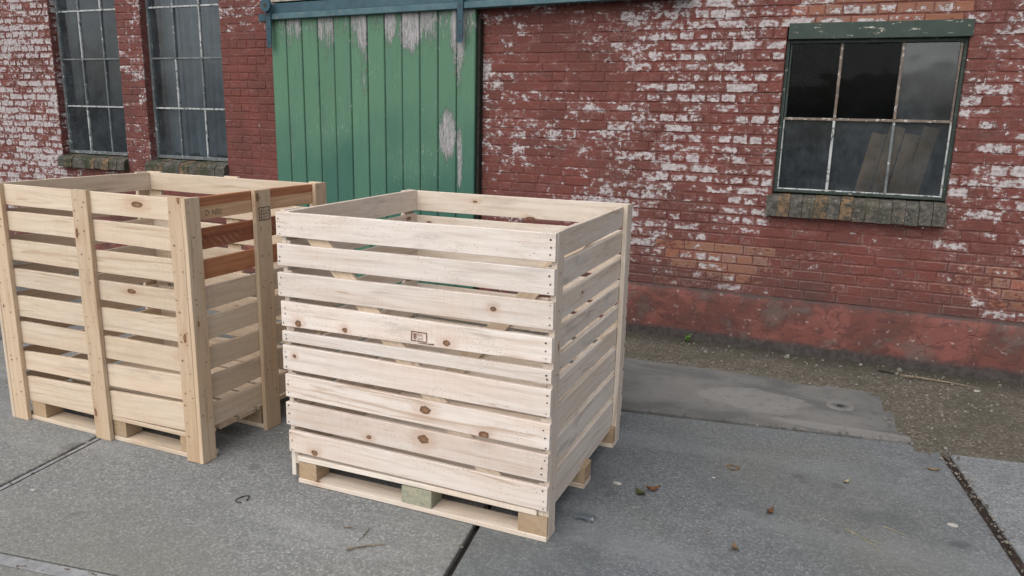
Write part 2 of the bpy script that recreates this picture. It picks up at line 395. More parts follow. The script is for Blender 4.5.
M['mossy'] = sill_material('mossy_brick_sill', 1.)
M['door'] = door_material()
M['teal'] = paint_metal('teal_rail_paint', (.026, .068, .092), (.042, .10, .125), (.12, .08, .06), .64)
M['teal2'] = paint_metal('light_teal_rail_paint', (.072, .145, .165), (.045, .105, .13), (.19, .16, .14), .61)
M['strap'] = paint_metal('blue_strap_paint', (.016, .052, .075), (.026, .08, .11), (.05, .035, .03), .60)
M['lintel'] = paint_metal('chipped_green_paint', (.026, .044, .036), (.036, .056, .046), (.42, .41, .36), .60, .65, (9, 30, 40))
M['frame_dark'] = paint_metal('dark_green_frame_paint', (.018, .032, .027), (.03, .048, .04), (.22, .22, .20), .62)
M['frame_white'] = paint_metal('chipped_white_frame_paint', (.46, .475, .475), (.30, .33, .335), (.09, .10, .09), .54)
M['frame_rust'] = paint_metal('rusty_frame_paint', (.19, .15, .12), (.11, .085, .07), (.42, .40, .38), .56)
M['frame_grey'] = paint_metal('grey_frame_paint', (.085, .10, .105), (.15, .165, .17), (.48, .50, .50), .60)
M['glass'] = glass_material('dusty_glass', .17, 2.0, (.48, .56, .63))
M['glass2'] = glass_material('grey_dusty_glass', .17, 1.6, (.66, .72, .74))
M['clear'] = glass_material('clear_glass', .012, .22, (.75, .8, .8), .02)
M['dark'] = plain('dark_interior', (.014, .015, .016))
M['weathered'] = plain('weathered_board', (.34, .31, .27), .85, .4, 20)
M['ply'] = plain('brown_board', (.27, .155, .075), .8, .5, 5)
M['curtain'] = plain('grey_curtain_cloth', (.48, .48, .46), .9, .2, 5)
M['slab'] = slab_material(); M['patch'] = patch_material(); M['soil'] = soil_material()
M['steel'] = paint_metal('worn_steel_edge', (.20, .21, .22), (.30, .31, .32), (.10, .07, .05), .60, .6)
M['gap'] = plain('dark_joint_dirt_and_shade', (.022, .020, .017), .95, .4, 30)  # joint dirt, also dark filler for shade at the rail and door edge
M['rustrail'] = plain('rusty_joint_strip', (.035, .025, .020), .8, .4, 25)
M['twig'] = plain('dry_twig', (.19, .155, .11), .9, .35, 40)
M['straw'] = plain('pale_straw', (.28, .245, .16), .9, .25, 40)
M['darkstring'] = plain('dark_bark', (.02, .018, .016), .8, .3, 40)
M['leaf_brown'] = plain('dead_leaf', (.13, .065, .034), .8, .4, 60)
M['leaf_tan'] = plain('tan_leaf', (.17, .115, .065), .8, .4, 60)
M['leaf_green'] = plain('olive_leaf', (.06, .066, .024), .7, .3, 60)
M['weed'] = plain('fresh_weed_leaf', (.10, .24, .03), .6, .3, 60)
M['plastic'] = glass_material('crumpled_clear_film', .45, 2.2, (.85, .88, .9), .15)
M['pebble'] = plain('grit_stone', (.165, .155, .138), .9, .55, 14)
M['paper'] = plain('pale_chip', (.38, .37, .35), .9, .2, 40)
M['darkstone'] = plain('dark_hole', (.055, .052, .048), .9, .4, 30)
M['roof'] = plain('roof_edge', (.10, .09, .085), .9)

# ------------------------------------------------------------------ mesh builder
class MB:
    def __init__(s): s.v = []; s.f = []; s.mi = []; s.wc = []; s.tone = []; s.buv = []; s.mats = []
    def mat(s, m):
        if m not in s.mats: s.mats.append(m)
        return s.mats.index(m)
    def vert(s, co, wc=(0, 0, 0), tone=(1, 0, 0), buv=(0, 0, .5)):
        s.v.append(tuple(co)); s.wc.append(wc); s.tone.append(tone); s.buv.append(buv); return len(s.v) - 1
    def face(s, ids, m): s.f.append(tuple(ids)); s.mi.append(s.mat(m))
    def board(s, a, b, wdir, w, t, m, tone=None, ch=.0018, segs=6, warp=.0034, w2=None):
        """plank from a to b (centre line), width w along wdir, thickness t"""
        a = Vector(a); b = Vector(b); L = (b - a).length; e = (b - a) / L
        wd = Vector(wdir); wd = (wd - e * wd.dot(e)).normalized(); td = e.cross(wd)
        if tone is None: tone = (R.uniform(.88, 1.06), R.uniform(0, .9), R.uniform(0, .12))
        o = (R.uniform(0, 60), R.uniform(0, 20), R.uniform(0, 20))
        k1, k2 = R.uniform(-1, 1) * warp, R.uniform(-1, 1) * warp
        rings = []
        for i in range(segs + 1):
            q = i / segs; c = a + e * (L * q)
            c = c + td * (k1 * math.sin(math.pi * q)) + wd * (k2 * math.sin(math.pi * q))
            hw = (w + ((w2 or w) - w) * q) / 2 + R.uniform(-1, 1) * .0007; ht = t / 2
            pts = [(-hw + ch, -ht), (hw - ch, -ht), (hw, -ht + ch), (hw, ht - ch), (hw - ch, ht), (-hw + ch, ht), (-hw, ht - ch), (-hw, -ht + ch)]
            rings.append([s.vert(c + wd * x + td * y, (L * q + o[0], x + o[1], y + o[2]), tone) for x, y in pts])
        for i in range(segs):
            A, B = rings[i], rings[i + 1]
            for j in range(8): s.face((A[j], A[(j + 1) % 8], B[(j + 1) % 8], B[j]), m)
        s.face(rings[0][::-1], m); s.face(rings[-1], m)
    def box(s, lo, hi, m, tone=(1, 0, 0), ch=.003, axis=0, rot=None, wcs=1.):
        """axis = grain direction"""
        lo = Vector(lo); hi = Vector(hi); c = (lo + hi) / 2; d = hi - lo
        ax = [Vector((1, 0, 0)), Vector((0, 1, 0)), Vector((0, 0, 1))]
        e = ax[axis]; wd = ax[(axis + 1) % 3]
        s.board(c - e * d[axis] / 2, c + e * d[axis] / 2, wd, d[(axis + 1) % 3], d[(axis + 2) % 3], m, tone, ch, 1, 0)
    def tube(s, pts, r0, r1, m, n=6):
        prev = None; pts = [Vector(p) for p in pts]
        for i, p in enumerate(pts):
            d = (pts[min(i + 1, len(pts) - 1)] - pts[max(i - 1, 0)]).normalized()
            x = d.orthogonal().normalized(); y = d.cross(x); r = r0 + (r1 - r0) * i / (len(pts) - 1)
            ring = [s.vert(p + x * math.cos(2 * math.pi * k / n) * r + y * math.sin(2 * math.pi * k / n) * r) for k in range(n)]
            if prev:
                for k in range(n): s.face((prev[k], prev[(k + 1) % n], ring[(k + 1) % n], ring[k]), m)
            else: s.face(ring[::-1], m)
            prev = ring
        s.face(prev, m)
    def disc(s, c, nrm, r, m, n=6):
        nrm = Vector(nrm).normalized(); x = nrm.orthogonal().normalized(); y = nrm.cross(x); c = Vector(c)
        s.face([s.vert(c + x * math.cos(2 * math.pi * k / n) * r + y * math.sin(2 * math.pi * k / n) * r) for k in range(n)], m)
    def quad(s, p, m, tone=(1, 0, 0)):
        s.face([s.vert(q, tuple(q), tone) for q in p], m)
    def build(s, name, parent=None, label=None, smooth=False, kind=None, pcol=None):
        me = bpy.data.meshes.new(name); me.from_pydata(s.v, [], s.f)
        for m in s.mats: me.materials.append(m)
        me.polygons.foreach_set('material_index', s.mi)
        for nm, data in (('wc', s.wc), ('tone', s.tone), ('buv', s.buv), ('pcol', pcol)):
            if data is None: continue
            at = me.attributes.new(nm, 'FLOAT_VECTOR', 'POINT')
            at.data.foreach_set('vector', [x for v in data for x in v])
        if smooth: me.polygons.foreach_set('use_smooth', [True] * len(me.polygons))
        me.update()
        o = bpy.data.objects.new(name, me); COL.objects.link(o)
        if parent: o.parent = parent
        if label: o['label'] = label
        if kind: o['kind'] = kind
        return o

def thing(name, label, cat, loc=(0, 0, 0), rz=0., group=None):
    o = bpy.data.objects.new(name, None); COL.objects.link(o); o.empty_display_size = .1
    o.location = loc; o.rotation_euler = (0, 0, rz); o['label'] = label; o['category'] = cat
    if group: o['group'] = group
    return o
def tag(o, label, cat, group=None):
    o['label'] = label; o['category'] = cat
    if group: o['group'] = group
    return o

def text_mesh(body, size, m, name, parent, loc, xdir, ydir, scale=(1, 1)):
    cu = bpy.data.curves.new(name, 'FONT'); cu.body = body; cu.size = size
    cu.align_x = 'LEFT'; cu.align_y = 'BOTTOM_BASELINE'
    tmp = bpy.data.objects.new('tmp_text', cu); COL.objects.link(tmp)
    dg = bpy.context.evaluated_depsgraph_get(); me = bpy.data.meshes.new_from_object(tmp.evaluated_get(dg))
    bpy.data.objects.remove(tmp); bpy.data.curves.remove(cu)
    X = Vector(xdir); Y = Vector(ydir); L = Vector(loc)
    v = [tuple(L + X * (p.co.x * scale[0]) + Y * (p.co.y * scale[1])) for p in me.vertices]
    f = [tuple(p.vertices) for p in me.polygons]
    bpy.data.meshes.remove(me)
    return v, f

# ------------------------------------------------------------------ crates
def vary(lo=.86, hi=1.06, grey=.9, brown=.14): return (R.uniform(lo, hi), R.uniform(0, grey), R.uniform(0, brown))

def nails_front(mb, u, z0, z1, v, n=3):
    for k in range(n):
        mb.disc((u + R.uniform(-.007, .007), v, z0 + (z1 - z0) * (.18 + .32 * k) + R.uniform(-.010, .010)), (0, -1, 0), R.uniform(.0024, .0042), M['nail'])
def nails_right(mb, u, v, zs):
    for z in zs:
        if R.random() < .75: mb.disc((u + .0012, v + R.uniform(-.010, .010), z + R.uniform(-.016, .016)), (1, 0, 0), R.uniform(.0022, .0042), M['nail'])

def pallet(root, W, D, u_blocks, us, rv, m_run, m_blk, u0, u1, green=None, deckz=(.102, .124), nb=7):
    for r_, (va, vb) in enumerate(rv):
        mb = MB(); mb.board((u0, (va + vb) / 2, .0115), (u1, (va + vb) / 2, .0115), (0, 1, 0), vb - va, .021, m_run, vary(.95, 1.05, .9))
        mb.build('bottom_board', root)
        for b_, (ua, ub) in enumerate(u_blocks):
            mb = MB(); g = green == (r_, b_)
            mb.box((ua, va + .004, .0235), (ub, vb - .006, .100), M['greenblock'] if g else m_blk, vary(.85, 1.05, .9), .002, 1)
            o = mb.build('pallet_block', root)
            if g: o['label'] = 'greenish stained pallet block'
    mb = MB(); step = (rv[-1][1] - rv[0][0] + .012) / nb
    for i in range(nb):
        va = rv[0][0] - .004 + i * step
        mb.board((us[0], va + step / 2 - .006, (deckz[0] + deckz[1]) / 2), (us[1], va + step / 2 - .006, (deckz[0] + deckz[1]) / 2),
                 (0, 1, 0), step - .022, deckz[1] - deckz[0], m_run, vary(.92, 1.08, .8))
    mb.build('pallet_deck', root)

# --- front crate
W1, D1, H1 = 1.2, 1.075, 1.187
c1 = thing('slatted_crate', 'pale new wooden slatted crate in front, with diagonal braces inside', 'crate', (-2.1070, 2.4400, 0), .0174, 'wooden pallet crates')
P = M['pale']
slL = [(1.079, 1.186), (.956, 1.057), (.830, .936), (.703, .816), (.633, .688), (.511, .627), (.392, .498), (.264, .374), (.141, .246)]
slR = [(1.082, 1.190), (.960, 1.064), (.835, .944), (.711, .812), (.632, .694), (.504, .619), (.374, .485), (.247, .362), (.126, .233)]
mb = MB()
for i, ((a0, a1), (b0, b1)) in enumerate(zip(slL, slR)):
    q1, q2 = R.uniform(.002, .0055), R.uniform(.0025, .0060); a0 += q1; a1 -= q2; b0 += q2; b1 -= q1
    ul = -.008 + .0022 * i + R.uniform(-.005, .005); ur = 1.198 + R.uniform(-.002, .002)
    mb.board((ul, .010, (a0 + a1) / 2), (ur, .010, (b0 + b1) / 2), (0, 0, 1), a1 - a0, .020, M['pale_front'], (R.uniform(.90, 1.05), R.uniform(.25, .95) * (1 - i * .06), .005 + .011 * i + R.uniform(0, .03)), w2=b1 - b0, warp=.0011)
    nails_front(mb, ul + .016, a0, a1, -.0022, 2 if i == 4 else 3); nails_front(mb, ur - .018, b0, b1, -.0022, 2 if i == 4 else 3)
fp = mb.build('front_panel', c1)
# burnt stamp on the fourth slat
def stamp(root, parent, u0, u1, z0, z1, place, m, name, rows, sym=True):
    mb = MB(); lw = .0040
    def bar(a, b, w=lw):
        a = Vector((a[0], a[1])); b = Vector((b[0], b[1])); d = (b - a).normalized(); p = Vector((-d.y, d.x)) * w / 2
        mb.face([mb.vert(place(*q)) for q in (a - p, b - p, b + p, a + p)], m)
    bar((u0, z0), (u1, z0)); bar((u0, z1), (u1, z1)); bar((u0, z0 - lw / 2), (u0, z1 + lw / 2)); bar((u1, z0 - lw / 2), (u1, z1 + lw / 2))
    um = u0 + (u1 - u0) * .44
    bar((um, z0), (um, z1), .0022)
    if sym:
        cx = (u0 + um) / 2; bar((cx, z0 + .004), (cx, z1 - .004), .003)
        for k in range(3):
            zz = z0 + .008 + k * (z1 - z0 - .014) / 3
            bar((cx, zz), (cx - .009, zz + .007), .0028); bar((cx, zz), (cx + .009, zz + .007), .0028)
    for (body, uu, zz, sz) in rows:
        v, f = text_mesh(body, sz, m, 't', None, (0, 0, 0), (1, 0, 0), (0, 1, 0))
        o = len(mb.v)
        for p in v: mb.vert(place(uu + p[0], zz + p[1]))
        for q in f: mb.face([i + o for i in q], m)
    return mb.build(name, parent)
T4 = lambda u, z: (u, -.0030, z - .0035 * (u - .62))
s = stamp(c1, fp, .624, .690, .727, .763, T4, M['ink_brown'], 'ink_stamp', [('NL', .658, .747, .014), ('HT', .658, .732, .013)])
s['label'] = 'brown boxed stamp burnt into the slat'
mb = MB(); mb.face([mb.vert(T4(*q)) for q in ((.655, .7195), (.722, .7195), (.722, .726), (.70, .7235), (.655, .7215))], M['ink_brown'])
mb.build('ink_smear', fp)
# back panel
mb = MB()
for i, ((a0, a1), (b0, b1)) in enumerate(zip(slL, slR)):
    mb.board((.0, D1 - .010, (a0 + a1) / 2), (1.199, D1 - .010, (b0 + b1) / 2 - .001), (0, 0, 1), a1 - a0 - .004, .020, P, vary(.85, 1.0, .7, .18))
mb.build('back_panel', c1)
# right panel
mb = MB()
rz = [(1.080, 1.186), (.962, 1.066), (.836, .941), (.722, .812), (.634, .708), (.515, .609), (.385, .498), (.252, .368), (.082, .237)]
for i, (a, b) in enumerate(rz):
    mb.board((1.167, .0215, (a + b) / 2), (1.167, D1 - .0215, (a + b) / 2 - .001), (0, 0, 1), b - a - .008, .020, P, vary(.93, 1.05, .95, .08))
mb.build('right_panel', c1)
mb = MB()
for i, (a, b) in enumerate(rz):
    mb.board((.037, .021, (a + b) / 2), (.037, D1 - .021, (a + b) / 2 + .002), (0, 0, 1), b - a - .002, .020, P, vary(.82, .98, .8, .2))
mb.build('left_panel', c1)
for (u, va, vb, z0) in ((1.189, .0215, .096, .001), (1.189, D1 - .093, D1 - .0215, .001), (.0145, .0215, .112, .024), (.0145, D1 - .112, D1 - .0215, .024)):
    mb = MB(); mb.board((u, (va + vb) / 2, z0), (u, (va + vb) / 2, H1 + .0015), (0, 1, 0), vb - va, .022, P, vary(.9, 1.0, .5, .12))
    if u > 1:
        for (a, b) in rz: nails_right(mb, 1.2022, va + .03, (a + .03, b - .03)); nails_right(mb, 1.2022, va + .065, ((a + b) / 2,))
    mb.build('corner_post', c1)
mb = MB(); mb.board((.12, .0315, 1.142), (1.02, .0315, .15), (1, 0, 1), .078, .019, M['pine'], (1.05, .1, .05)); mb.build('diagonal_brace', c1)
mb = MB(); mb.board((1.02, D1 - .0315, 1.072), (.20, D1 - .0315, .13), (1, 0, -1), .085, .019, M['pine'], (.95, .2, .12)); mb.build('diagonal_brace', c1)
pallet(c1, W1, D1, ((.052, .142), (.565, .702), (1.080, 1.1985)), (.05, 1.155), ((.006, .106), (.478, .578), (.940, 1.04)), P, M['block'], .05, 1.1985, (0, 1))

# --- left crate
W2, D2, H2 = 1.25, .976, 1.208
c2 = thing('slatted_crate', 'yellowish wooden crate on the left with red-brown boards on its right side', 'crate', (-3.8036, 2.382, 0), .0109, 'wooden pallet crates')
P2 = M['pine']
fR = [(1.105, 1.204), (.969, 1.072), (.833, .936), (.699, .795), (.560, .667), (.419, .527), (.285, .405), (.135, .270)]
fL = [(1.105, 1.207), (.979, 1.075), (.833, .938), (.699, .793), (.545, .655), (.408, .521), (.266, .363), (.112, .231)]
mb = MB()
for (a0, a1), (b0, b1) in zip(fL, fR):
    mb.board((.0, .0335, (a0 + a1) / 2), (1.227, .0335, (b0 + b1) / 2), (0, 0, 1), a1 - a0 - .004, .020, P2, vary(.90, 1.12, .8, .14), w2=b1 - b0)
mb.build('front_panel', c2)
mb = MB()
for (a0, a1), (b0, b1) in zip(fL, fR):
    mb.board((.0, D2 - .0335, (a0 + a1) / 2), (1.205, D2 - .0335, (b0 + b1) / 2), (0, 0, 1), a1 - a0, .020, P2, vary(.92, 1.05, .5, .12), w2=b1 - b0)
mb.build('back_panel', c2)
mb = MB()
for (a0, a1), (b0, b1) in zip(fL, fR):
    mb.board((.011, .046, (a0 + a1) / 2), (.011, D2 - .046, (b0 + b1) / 2), (0, 0, 1), a1 - a0, .020, P2, vary(.8, .95, .6, .45))
mb.build('left_panel', c2)
sR = [(1.104, 1.204), (.974, 1.065), (.838, .926), (.700, .803), (.560, .668), (.420, .522), (.282, .387), (.146, .251)]
mb = MB()
for i, (a, b) in enumerate(sR):
    if i < 3: continue
    mb.board((1.2165, .046, (a + b) / 2), (1.2165, D2 - .046, (a + b) / 2), (0, 0, 1), b - a, .020, P2, vary(.86, .98, .6, .28))
rp = mb.build('right_panel', c2)
for i, (mt, lb) in enumerate(((M['two'], 'brown slat, dark along its top edge'), (M['red1'], 'dark red-brown slat with pale saw streaks'), (M['red2'], 'red-brown slat'))):
    a, b = sR[i]; mb = MB()
    mb.board((1.2165, .046, (a + b) / 2), (1.2165, D2 - .046, (a + b) / 2), (0, 0, 1), b - a, .020, mt, (1, 0, 0))
    o = mb.build('side_slat', c2, lb)
    if i == 0:
        v, f = text_mesh('D. NRE', .034, M['ink_grey'], 't', None, (1.2285, .132, 1.122), (0, 1, 0), (0, 0, 1), (.95, 1))
        tb = MB()
        for p in v: tb.vert(p)
        for q in f: tb.face(q, M['ink_grey'])
        tb.build('faded_lettering', o)
# posts, standing outside the slats
for (ua, ub, v, nm) in ((-.021, .076, .0115, 'corner_post'), (.565, .663, .0115, 'middle_post'), (1.152, 1.2275, .0115, 'corner_post'),
                        (-.021, .076, D2 - .0115, 'corner_post'), (.565, .663, D2 - .0115, 'middle_post'), (1.152, 1.2275, D2 - .0115, 'corner_post')):
    mb = MB(); mb.board(((ua + ub) / 2, v, .001), ((ua + ub) / 2, v, H2 + .002), (1, 0, 0), ub - ua, .022, M['post'] if v < .5 else P2, vary(.95, 1.08, .6, .16), warp=.0015)
    if v < .5:
        for (a0, a1), (b0, b1) in zip(fL, fR):
            for q in (.25, .75):
                for k in (.3, .7):
                    if R.random() < .62: mb.disc((ua + (ub - ua) * (q + R.uniform(-.1, .1)), -.0030, a0 + (a1 - a0) * k + R.uniform(-.025, .025)), (0, -1, 0), R.uniform(.0022, .0042), M['nail'])
    mb.build(nm, c2)
for (va, vb, nm) in ((.0, .083, 'side_post'), (.425, .533, 'side_post'), (D2 - .095, D2, 'side_post')):
    mb = MB(); mb.board((1.2392, (va + vb) / 2, .001), (1.2392, (va + vb) / 2, H2 + .001), (0, 1, 0), vb - va, .022, M['post'], vary(.95, 1.06, .5, .06))
    for (a, b) in sR:
        nails_right(mb, 1.2522, va + (vb - va) * .3, (a + .03, b - .03)); nails_right(mb, 1.2522, va + (vb - va) * .7, ((a + b) / 2,))
    o = mb.build(nm, c2)
    if va > .4 and vb < .6:
        Q = lambda u, z: (1.2526, u, z)
        s = stamp(c2, o, .446, .520, 1.066, 1.126, Q, M['ink_black'], 'ink_stamp', [('NL 28', .480, 1.104, .014), ('4 HT', .480, 1.076, .015)], True)
        mb2 = MB(); mb2.face([mb2.vert(Q(*q)) for q in ((.446, 1.0935), (.52, 1.0935), (.52, 1.0965), (.446, 1.0965))], M['ink_black']); mb2.build('ink_line', o)
for va, vb in ((.0, .083), (D2 - .095, D2)):
    mb = MB(); mb.board((-.0105 - .022, (va + vb) / 2, .001), (-.0325, (va + vb) / 2, H2), (0, 1, 0), vb - va, .021, P2, vary()); mb.build('side_post', c2)
pallet(c2, W2, D2, ((.082, .18), (.620, .742), (1.09, 1.20)), (.03, 1.203), ((.024, .124), (.44, .54), (.85, .95)), M['pine'], M['block'], .03, 1.222, None, (.102, .122))

# ------------------------------------------------------------------ the brick building
B = thing('brick_building', 'old brick building with flaking red and white paint behind the crates', 'building', (0, 0, 0))
PITCH = .0684; Z0 = .389; XL, XR, ZT = -12., 4.2, 4.7
OPEN = [(-7.475, -6.545, .965, 3.45), (-6.235, -5.265, .965, 3.45), (-.478, .560, .957, 2.197)]
DOOR = (-4.66, -2.72)
def dens(x, z):
    """white paint left, bare brick, where on the brick face the flakes sit"""
    nz = noise.noise((x * 1.7, z * 2.4, 3.1)); n2 = noise.noise((x * 5, z * 7, 9.7)); n3 = noise.noise((x * .9, z * 1.3, 21.))
    d, b, m = .22, .05, -.35
    if x < -7.42: d, b, m = .565 + .26 * nz + .10 * n2 - .10 * (z > 1.9), .16, .75
    elif x < -6.2: d, b, m = .40 + .1 * nz, .05, -.3
    elif x < -4.6:
        d, b, m = .14 + .12 * nz, .05, -.3
        if z > 2.25: d += .25
    elif x < -1.15:
        d = .415 + .26 * nz + .17 * n2; m = -.22; b = .06 + .15 * n3
        if z > 2.28: d += .06
        t = max(0, min(1, (x + 1.7) / .6)); d += .02 * t; m += .95 * t
    elif x < -.42:
        d, m, b = .405 + .16 * nz + .09 * n2, .80, .26 + .34 * n2
        if z < 1.15: d -= .12
    elif x < .56:
        if z > 2.15: d, b, m = .34 + .16 * n2, .80, .6
        else: d, b, m = .26 + .1 * nz, .05, -.1
    else:
        d, m, b = .43 + .18 * nz + .10 * n2, .3, .12
    if z < .95:
        k = min(1, (.95 - z) / .3)
        d -= .13 * k
        if x > -1.5 and z < .72: b += .18 + .25 * n3; d += .03
        if x < -4: d += .0
        d += .16 * max(0, 1 - ((x + .15) / .28) ** 2 - ((z - .60) / .16) ** 2)
        b += .30 * max(0, 1 - ((x + .85) / .6) ** 2 - ((z - .62) / .17) ** 2)
        b += .42 * max(0, 1 - ((x - 1.0) / .6) ** 2 - ((z - .62) / .24) ** 2)
    return d, b, m
mb = MB(); pcol = []
def pv(co, buv, dc): mb.vert(co, buv=buv); pcol.append(dc)
def spans(z):
    segs = [(XL, XR)]
    for (a, b, z0, z1) in OPEN:
        if z0 - .02 < z < z1 - .005:
            ns = []
            for (p, q) in segs:
                if b <= p or a >= q: ns.append((p, q)); continue
                if a > p: ns.append((p, a))
                if b < q: ns.append((b, q))
            segs = ns
    return segs
nrow = int((ZT - Z0) / PITCH)
for r in range(nrow):
    z = Z0 + r * PITCH; zc = z + PITCH / 2
    header = r % 2 == 1
    if abs(zc - 2.24) < PITCH * .5: header = True
    L = .1025 if header else .2075
    off = (.051 if header else (.1035 if (r // 2) % 2 else 0)) + R.uniform(-.006, .006)
    for (p, q) in spans(zc):
        edges = [p]; k = math.floor((p - off) / L) + 1
        while True:
            x = off + k * L + R.uniform(-.005, .005); k += 1
            if x > q - .045: break
            if x < p + .045: continue
            edges.append(x)
        edges.append(q)
        for xa, xb in zip(edges, edges[1:]):
            if xa > DOOR[0] + .1 and xb < DOOR[1] - .1 and zc < 2.3: continue
            j = .0030; xa2, xb2 = xa + j * R.uniform(.6, 1.2) * (xa > p), xb - j * R.uniform(.6, 1.2) * (xb < q)
            za, zb = z + .0040 + R.uniform(-.001, .0015), z + PITCH - .0040 + R.uniform(-.0015, .001)
            dc = dens((xa + xb) / 2, zc); rn = R.random()
            dy = R.uniform(-.0028, .0022); dl, dr = dy + R.uniform(-.0008, .0008), dy + R.uniform(-.0008, .0008)
            i0 = len(mb.v)
            ins = .0042
            jt = lambda: R.uniform(-.0022, .0022)
            for (xx, zz, u, v, d_) in ((xa2 + ins, za + ins, -1, -1, dl), (xb2 - ins, za + ins, 1, -1, dr), (xb2 - ins, zb - ins, 1, 1, dr), (xa2 + ins, zb - ins, -1, 1, dl)):
                pv((xx + jt(), YW + d_, zz + jt()), (u * .93, v * .9, rn), dc)
            for (xx, zz, u, v) in ((xa2, za, -1, -1), (xb2, za, 1, -1), (xb2, zb, 1, 1), (xa2, zb, -1, 1)):
                pv((xx, YW + .0045, zz), (u, v, rn), dc)
            for (xx, zz, u, v) in ((xa2, za, -1, -1), (xb2, za, 1, -1), (xb2, zb, 1, 1), (xa2, zb, -1, 1)):
                pv((xx, YW + .018, zz), (u, v, rn), dc)
            mb.face((i0, i0 + 1, i0 + 2, i0 + 3), M['brick'])
            for a in range(4):
                b_ = (a + 1) % 4
                mb.face((i0 + 4 + a, i0 + 4 + b_, i0 + b_, i0 + a), M['brick'])
                mb.face((i0 + 8 + a, i0 + 8 + b_, i0 + 4 + b_, i0 + 4 + a), M['brick'])
# mortar sheet just behind the faces, following the same paint
zs = sorted(set([Z0 - .02] + [Z0 + i * .1368 for i in range(1, 32)] + [.957, .965, 2.197, 3.45, ZT]))
xs = sorted(set([XL + i * .1 for i in range(163)] + [a for o in OPEN for a in o[:2]]))
for za, zb in zip(zs, zs[1:]):
    for xa, xb in zip(xs, xs[1:]):
        xc, zc = (xa + xb) / 2, (za + zb) / 2
        if any(a < xc < b and c < zc < d for a, b, c, d in OPEN): continue
        i0 = len(mb.v)
        for x, z in ((xa, za), (xb, za), (xb, zb), (xa, zb)):
            d, b, m = dens(x, z); pv((x, YW + .0040 + .0026 * noise.noise((x * 4, z * 9, 2.)), z), (0, 0, .6), (d - .02, b * .5, 0.))
        mb.face((i0, i0 + 1, i0 + 2, i0 + 3), M['brick'])
# reveals of the openings (brick returns) in courses
for (a, b, c, d) in OPEN:
    for x, sx in ((a, 1), (b, -1)):
        z = c; r = 0
        while z < d - .001:
            z2 = min(z + PITCH, d); i0 = len(mb.v); dc = dens(x - sx * .02, z); dc = (dc[0] * .75, dc[1], dc[2]); rn = R.random(); o = R.uniform(0, .003)
            for (yy, zz, u, v) in ((YW + .004, z + .004, -1, -1), (YW + .30, z + .004, 1, -1), (YW + .30, z2 - .004, 1, 1), (YW + .004, z2 - .004, -1, 1)):
                pv((x + sx * o, yy, zz), (u, v, rn), dc)
            mb.face((i0, i0 + 1, i0 + 2, i0 + 3), M['brick'])
            i0 = len(mb.v)
            for (yy, zz) in ((YW + .0, z2 - .004), (YW + .30, z2 - .004), (YW + .30, z2 + .004), (YW + .0, z2 + .004)):
                pv((x - sx * .003, yy, min(zz, d)), (1, 1, .5), (.2, 0, 0))
            mb.face((i0, i0 + 1, i0 + 2, i0 + 3), M['brick']); z = z2
    i0 = len(mb.v)
    for q in ((a, YW, d), (b, YW, d), (b, YW + .3, d), (a, YW + .3, d)): pv(q, (0, 0, .5), (.2, .1, 0))
    mb.face((i0, i0 + 1, i0 + 2, i0 + 3), M['brick'])
# body of the building: side walls, back, dark inside
def dq(p, m=M['dark']):
    i0 = len(mb.v)
    for q in p: pv(q, (0, 0, .5), (.2, .1, 0))
    mb.face((i0, i0 + 1, i0 + 2, i0 + 3), m)
YB = YW + 5.
dq(((XL, YW, 0), (XL, YW, ZT), (XL, YB, ZT), (XL, YB, 0)), M['brick']); dq(((XR, YW, 0), (XR, YW, ZT), (XR, YB, ZT), (XR, YB, 0)), M['brick'])
dq(((XL, YB, 0), (XR, YB, 0), (XR, YB, ZT), (XL, YB, ZT)), M['brick'])
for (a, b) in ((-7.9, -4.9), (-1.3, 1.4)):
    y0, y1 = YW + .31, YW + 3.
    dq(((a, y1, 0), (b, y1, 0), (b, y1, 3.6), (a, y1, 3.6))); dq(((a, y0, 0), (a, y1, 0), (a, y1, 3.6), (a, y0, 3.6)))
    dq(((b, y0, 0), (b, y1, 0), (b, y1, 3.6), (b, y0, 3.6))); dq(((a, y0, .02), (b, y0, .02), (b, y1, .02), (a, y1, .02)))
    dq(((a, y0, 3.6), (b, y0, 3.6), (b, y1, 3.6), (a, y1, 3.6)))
mb.build('wall', B, pcol=pcol)
# roof
mb = MB(); mb.box((XL - .15, YW - .03, ZT), (XR + .15, YB + .15, ZT + .12), M['roof']); mb.build('roof', B)
# plinth: rendered band, slightly uneven
mb = MB(); nx = 150; nz = 7
grid = []
for i in range(nx + 1):
    x = XL + (XR - XL) * i / nx; colm = []
    for k in range(nz + 1):
        z = -.05 + (.389 + .05 - .012) * k / nz
        y = YW - .030 + .006 * noise.noise((x * 1.3, z * 4, 0)) + .003 * noise.noise((x * 7, z * 12, 5))
        colm.append(mb.vert((x, y, z)))
    colm.append(mb.vert((x, YW - .022 + .004 * noise.noise((x * 6, 1, 0)), .3865 + .003 * noise.noise((x * 5, 0, 0)))))
    colm.append(mb.vert((x, YW + .012, .3915 + .002 * noise.noise((x * 5, 0, 3)))))
    grid.append(colm)
for A, Bq in zip(grid, grid[1:]):
    for k in range(len(A) - 1): mb.face((A[k], Bq[k], Bq[k + 1], A[k + 1]), M['plinth'])
mb.build('plinth', B, smooth=True)

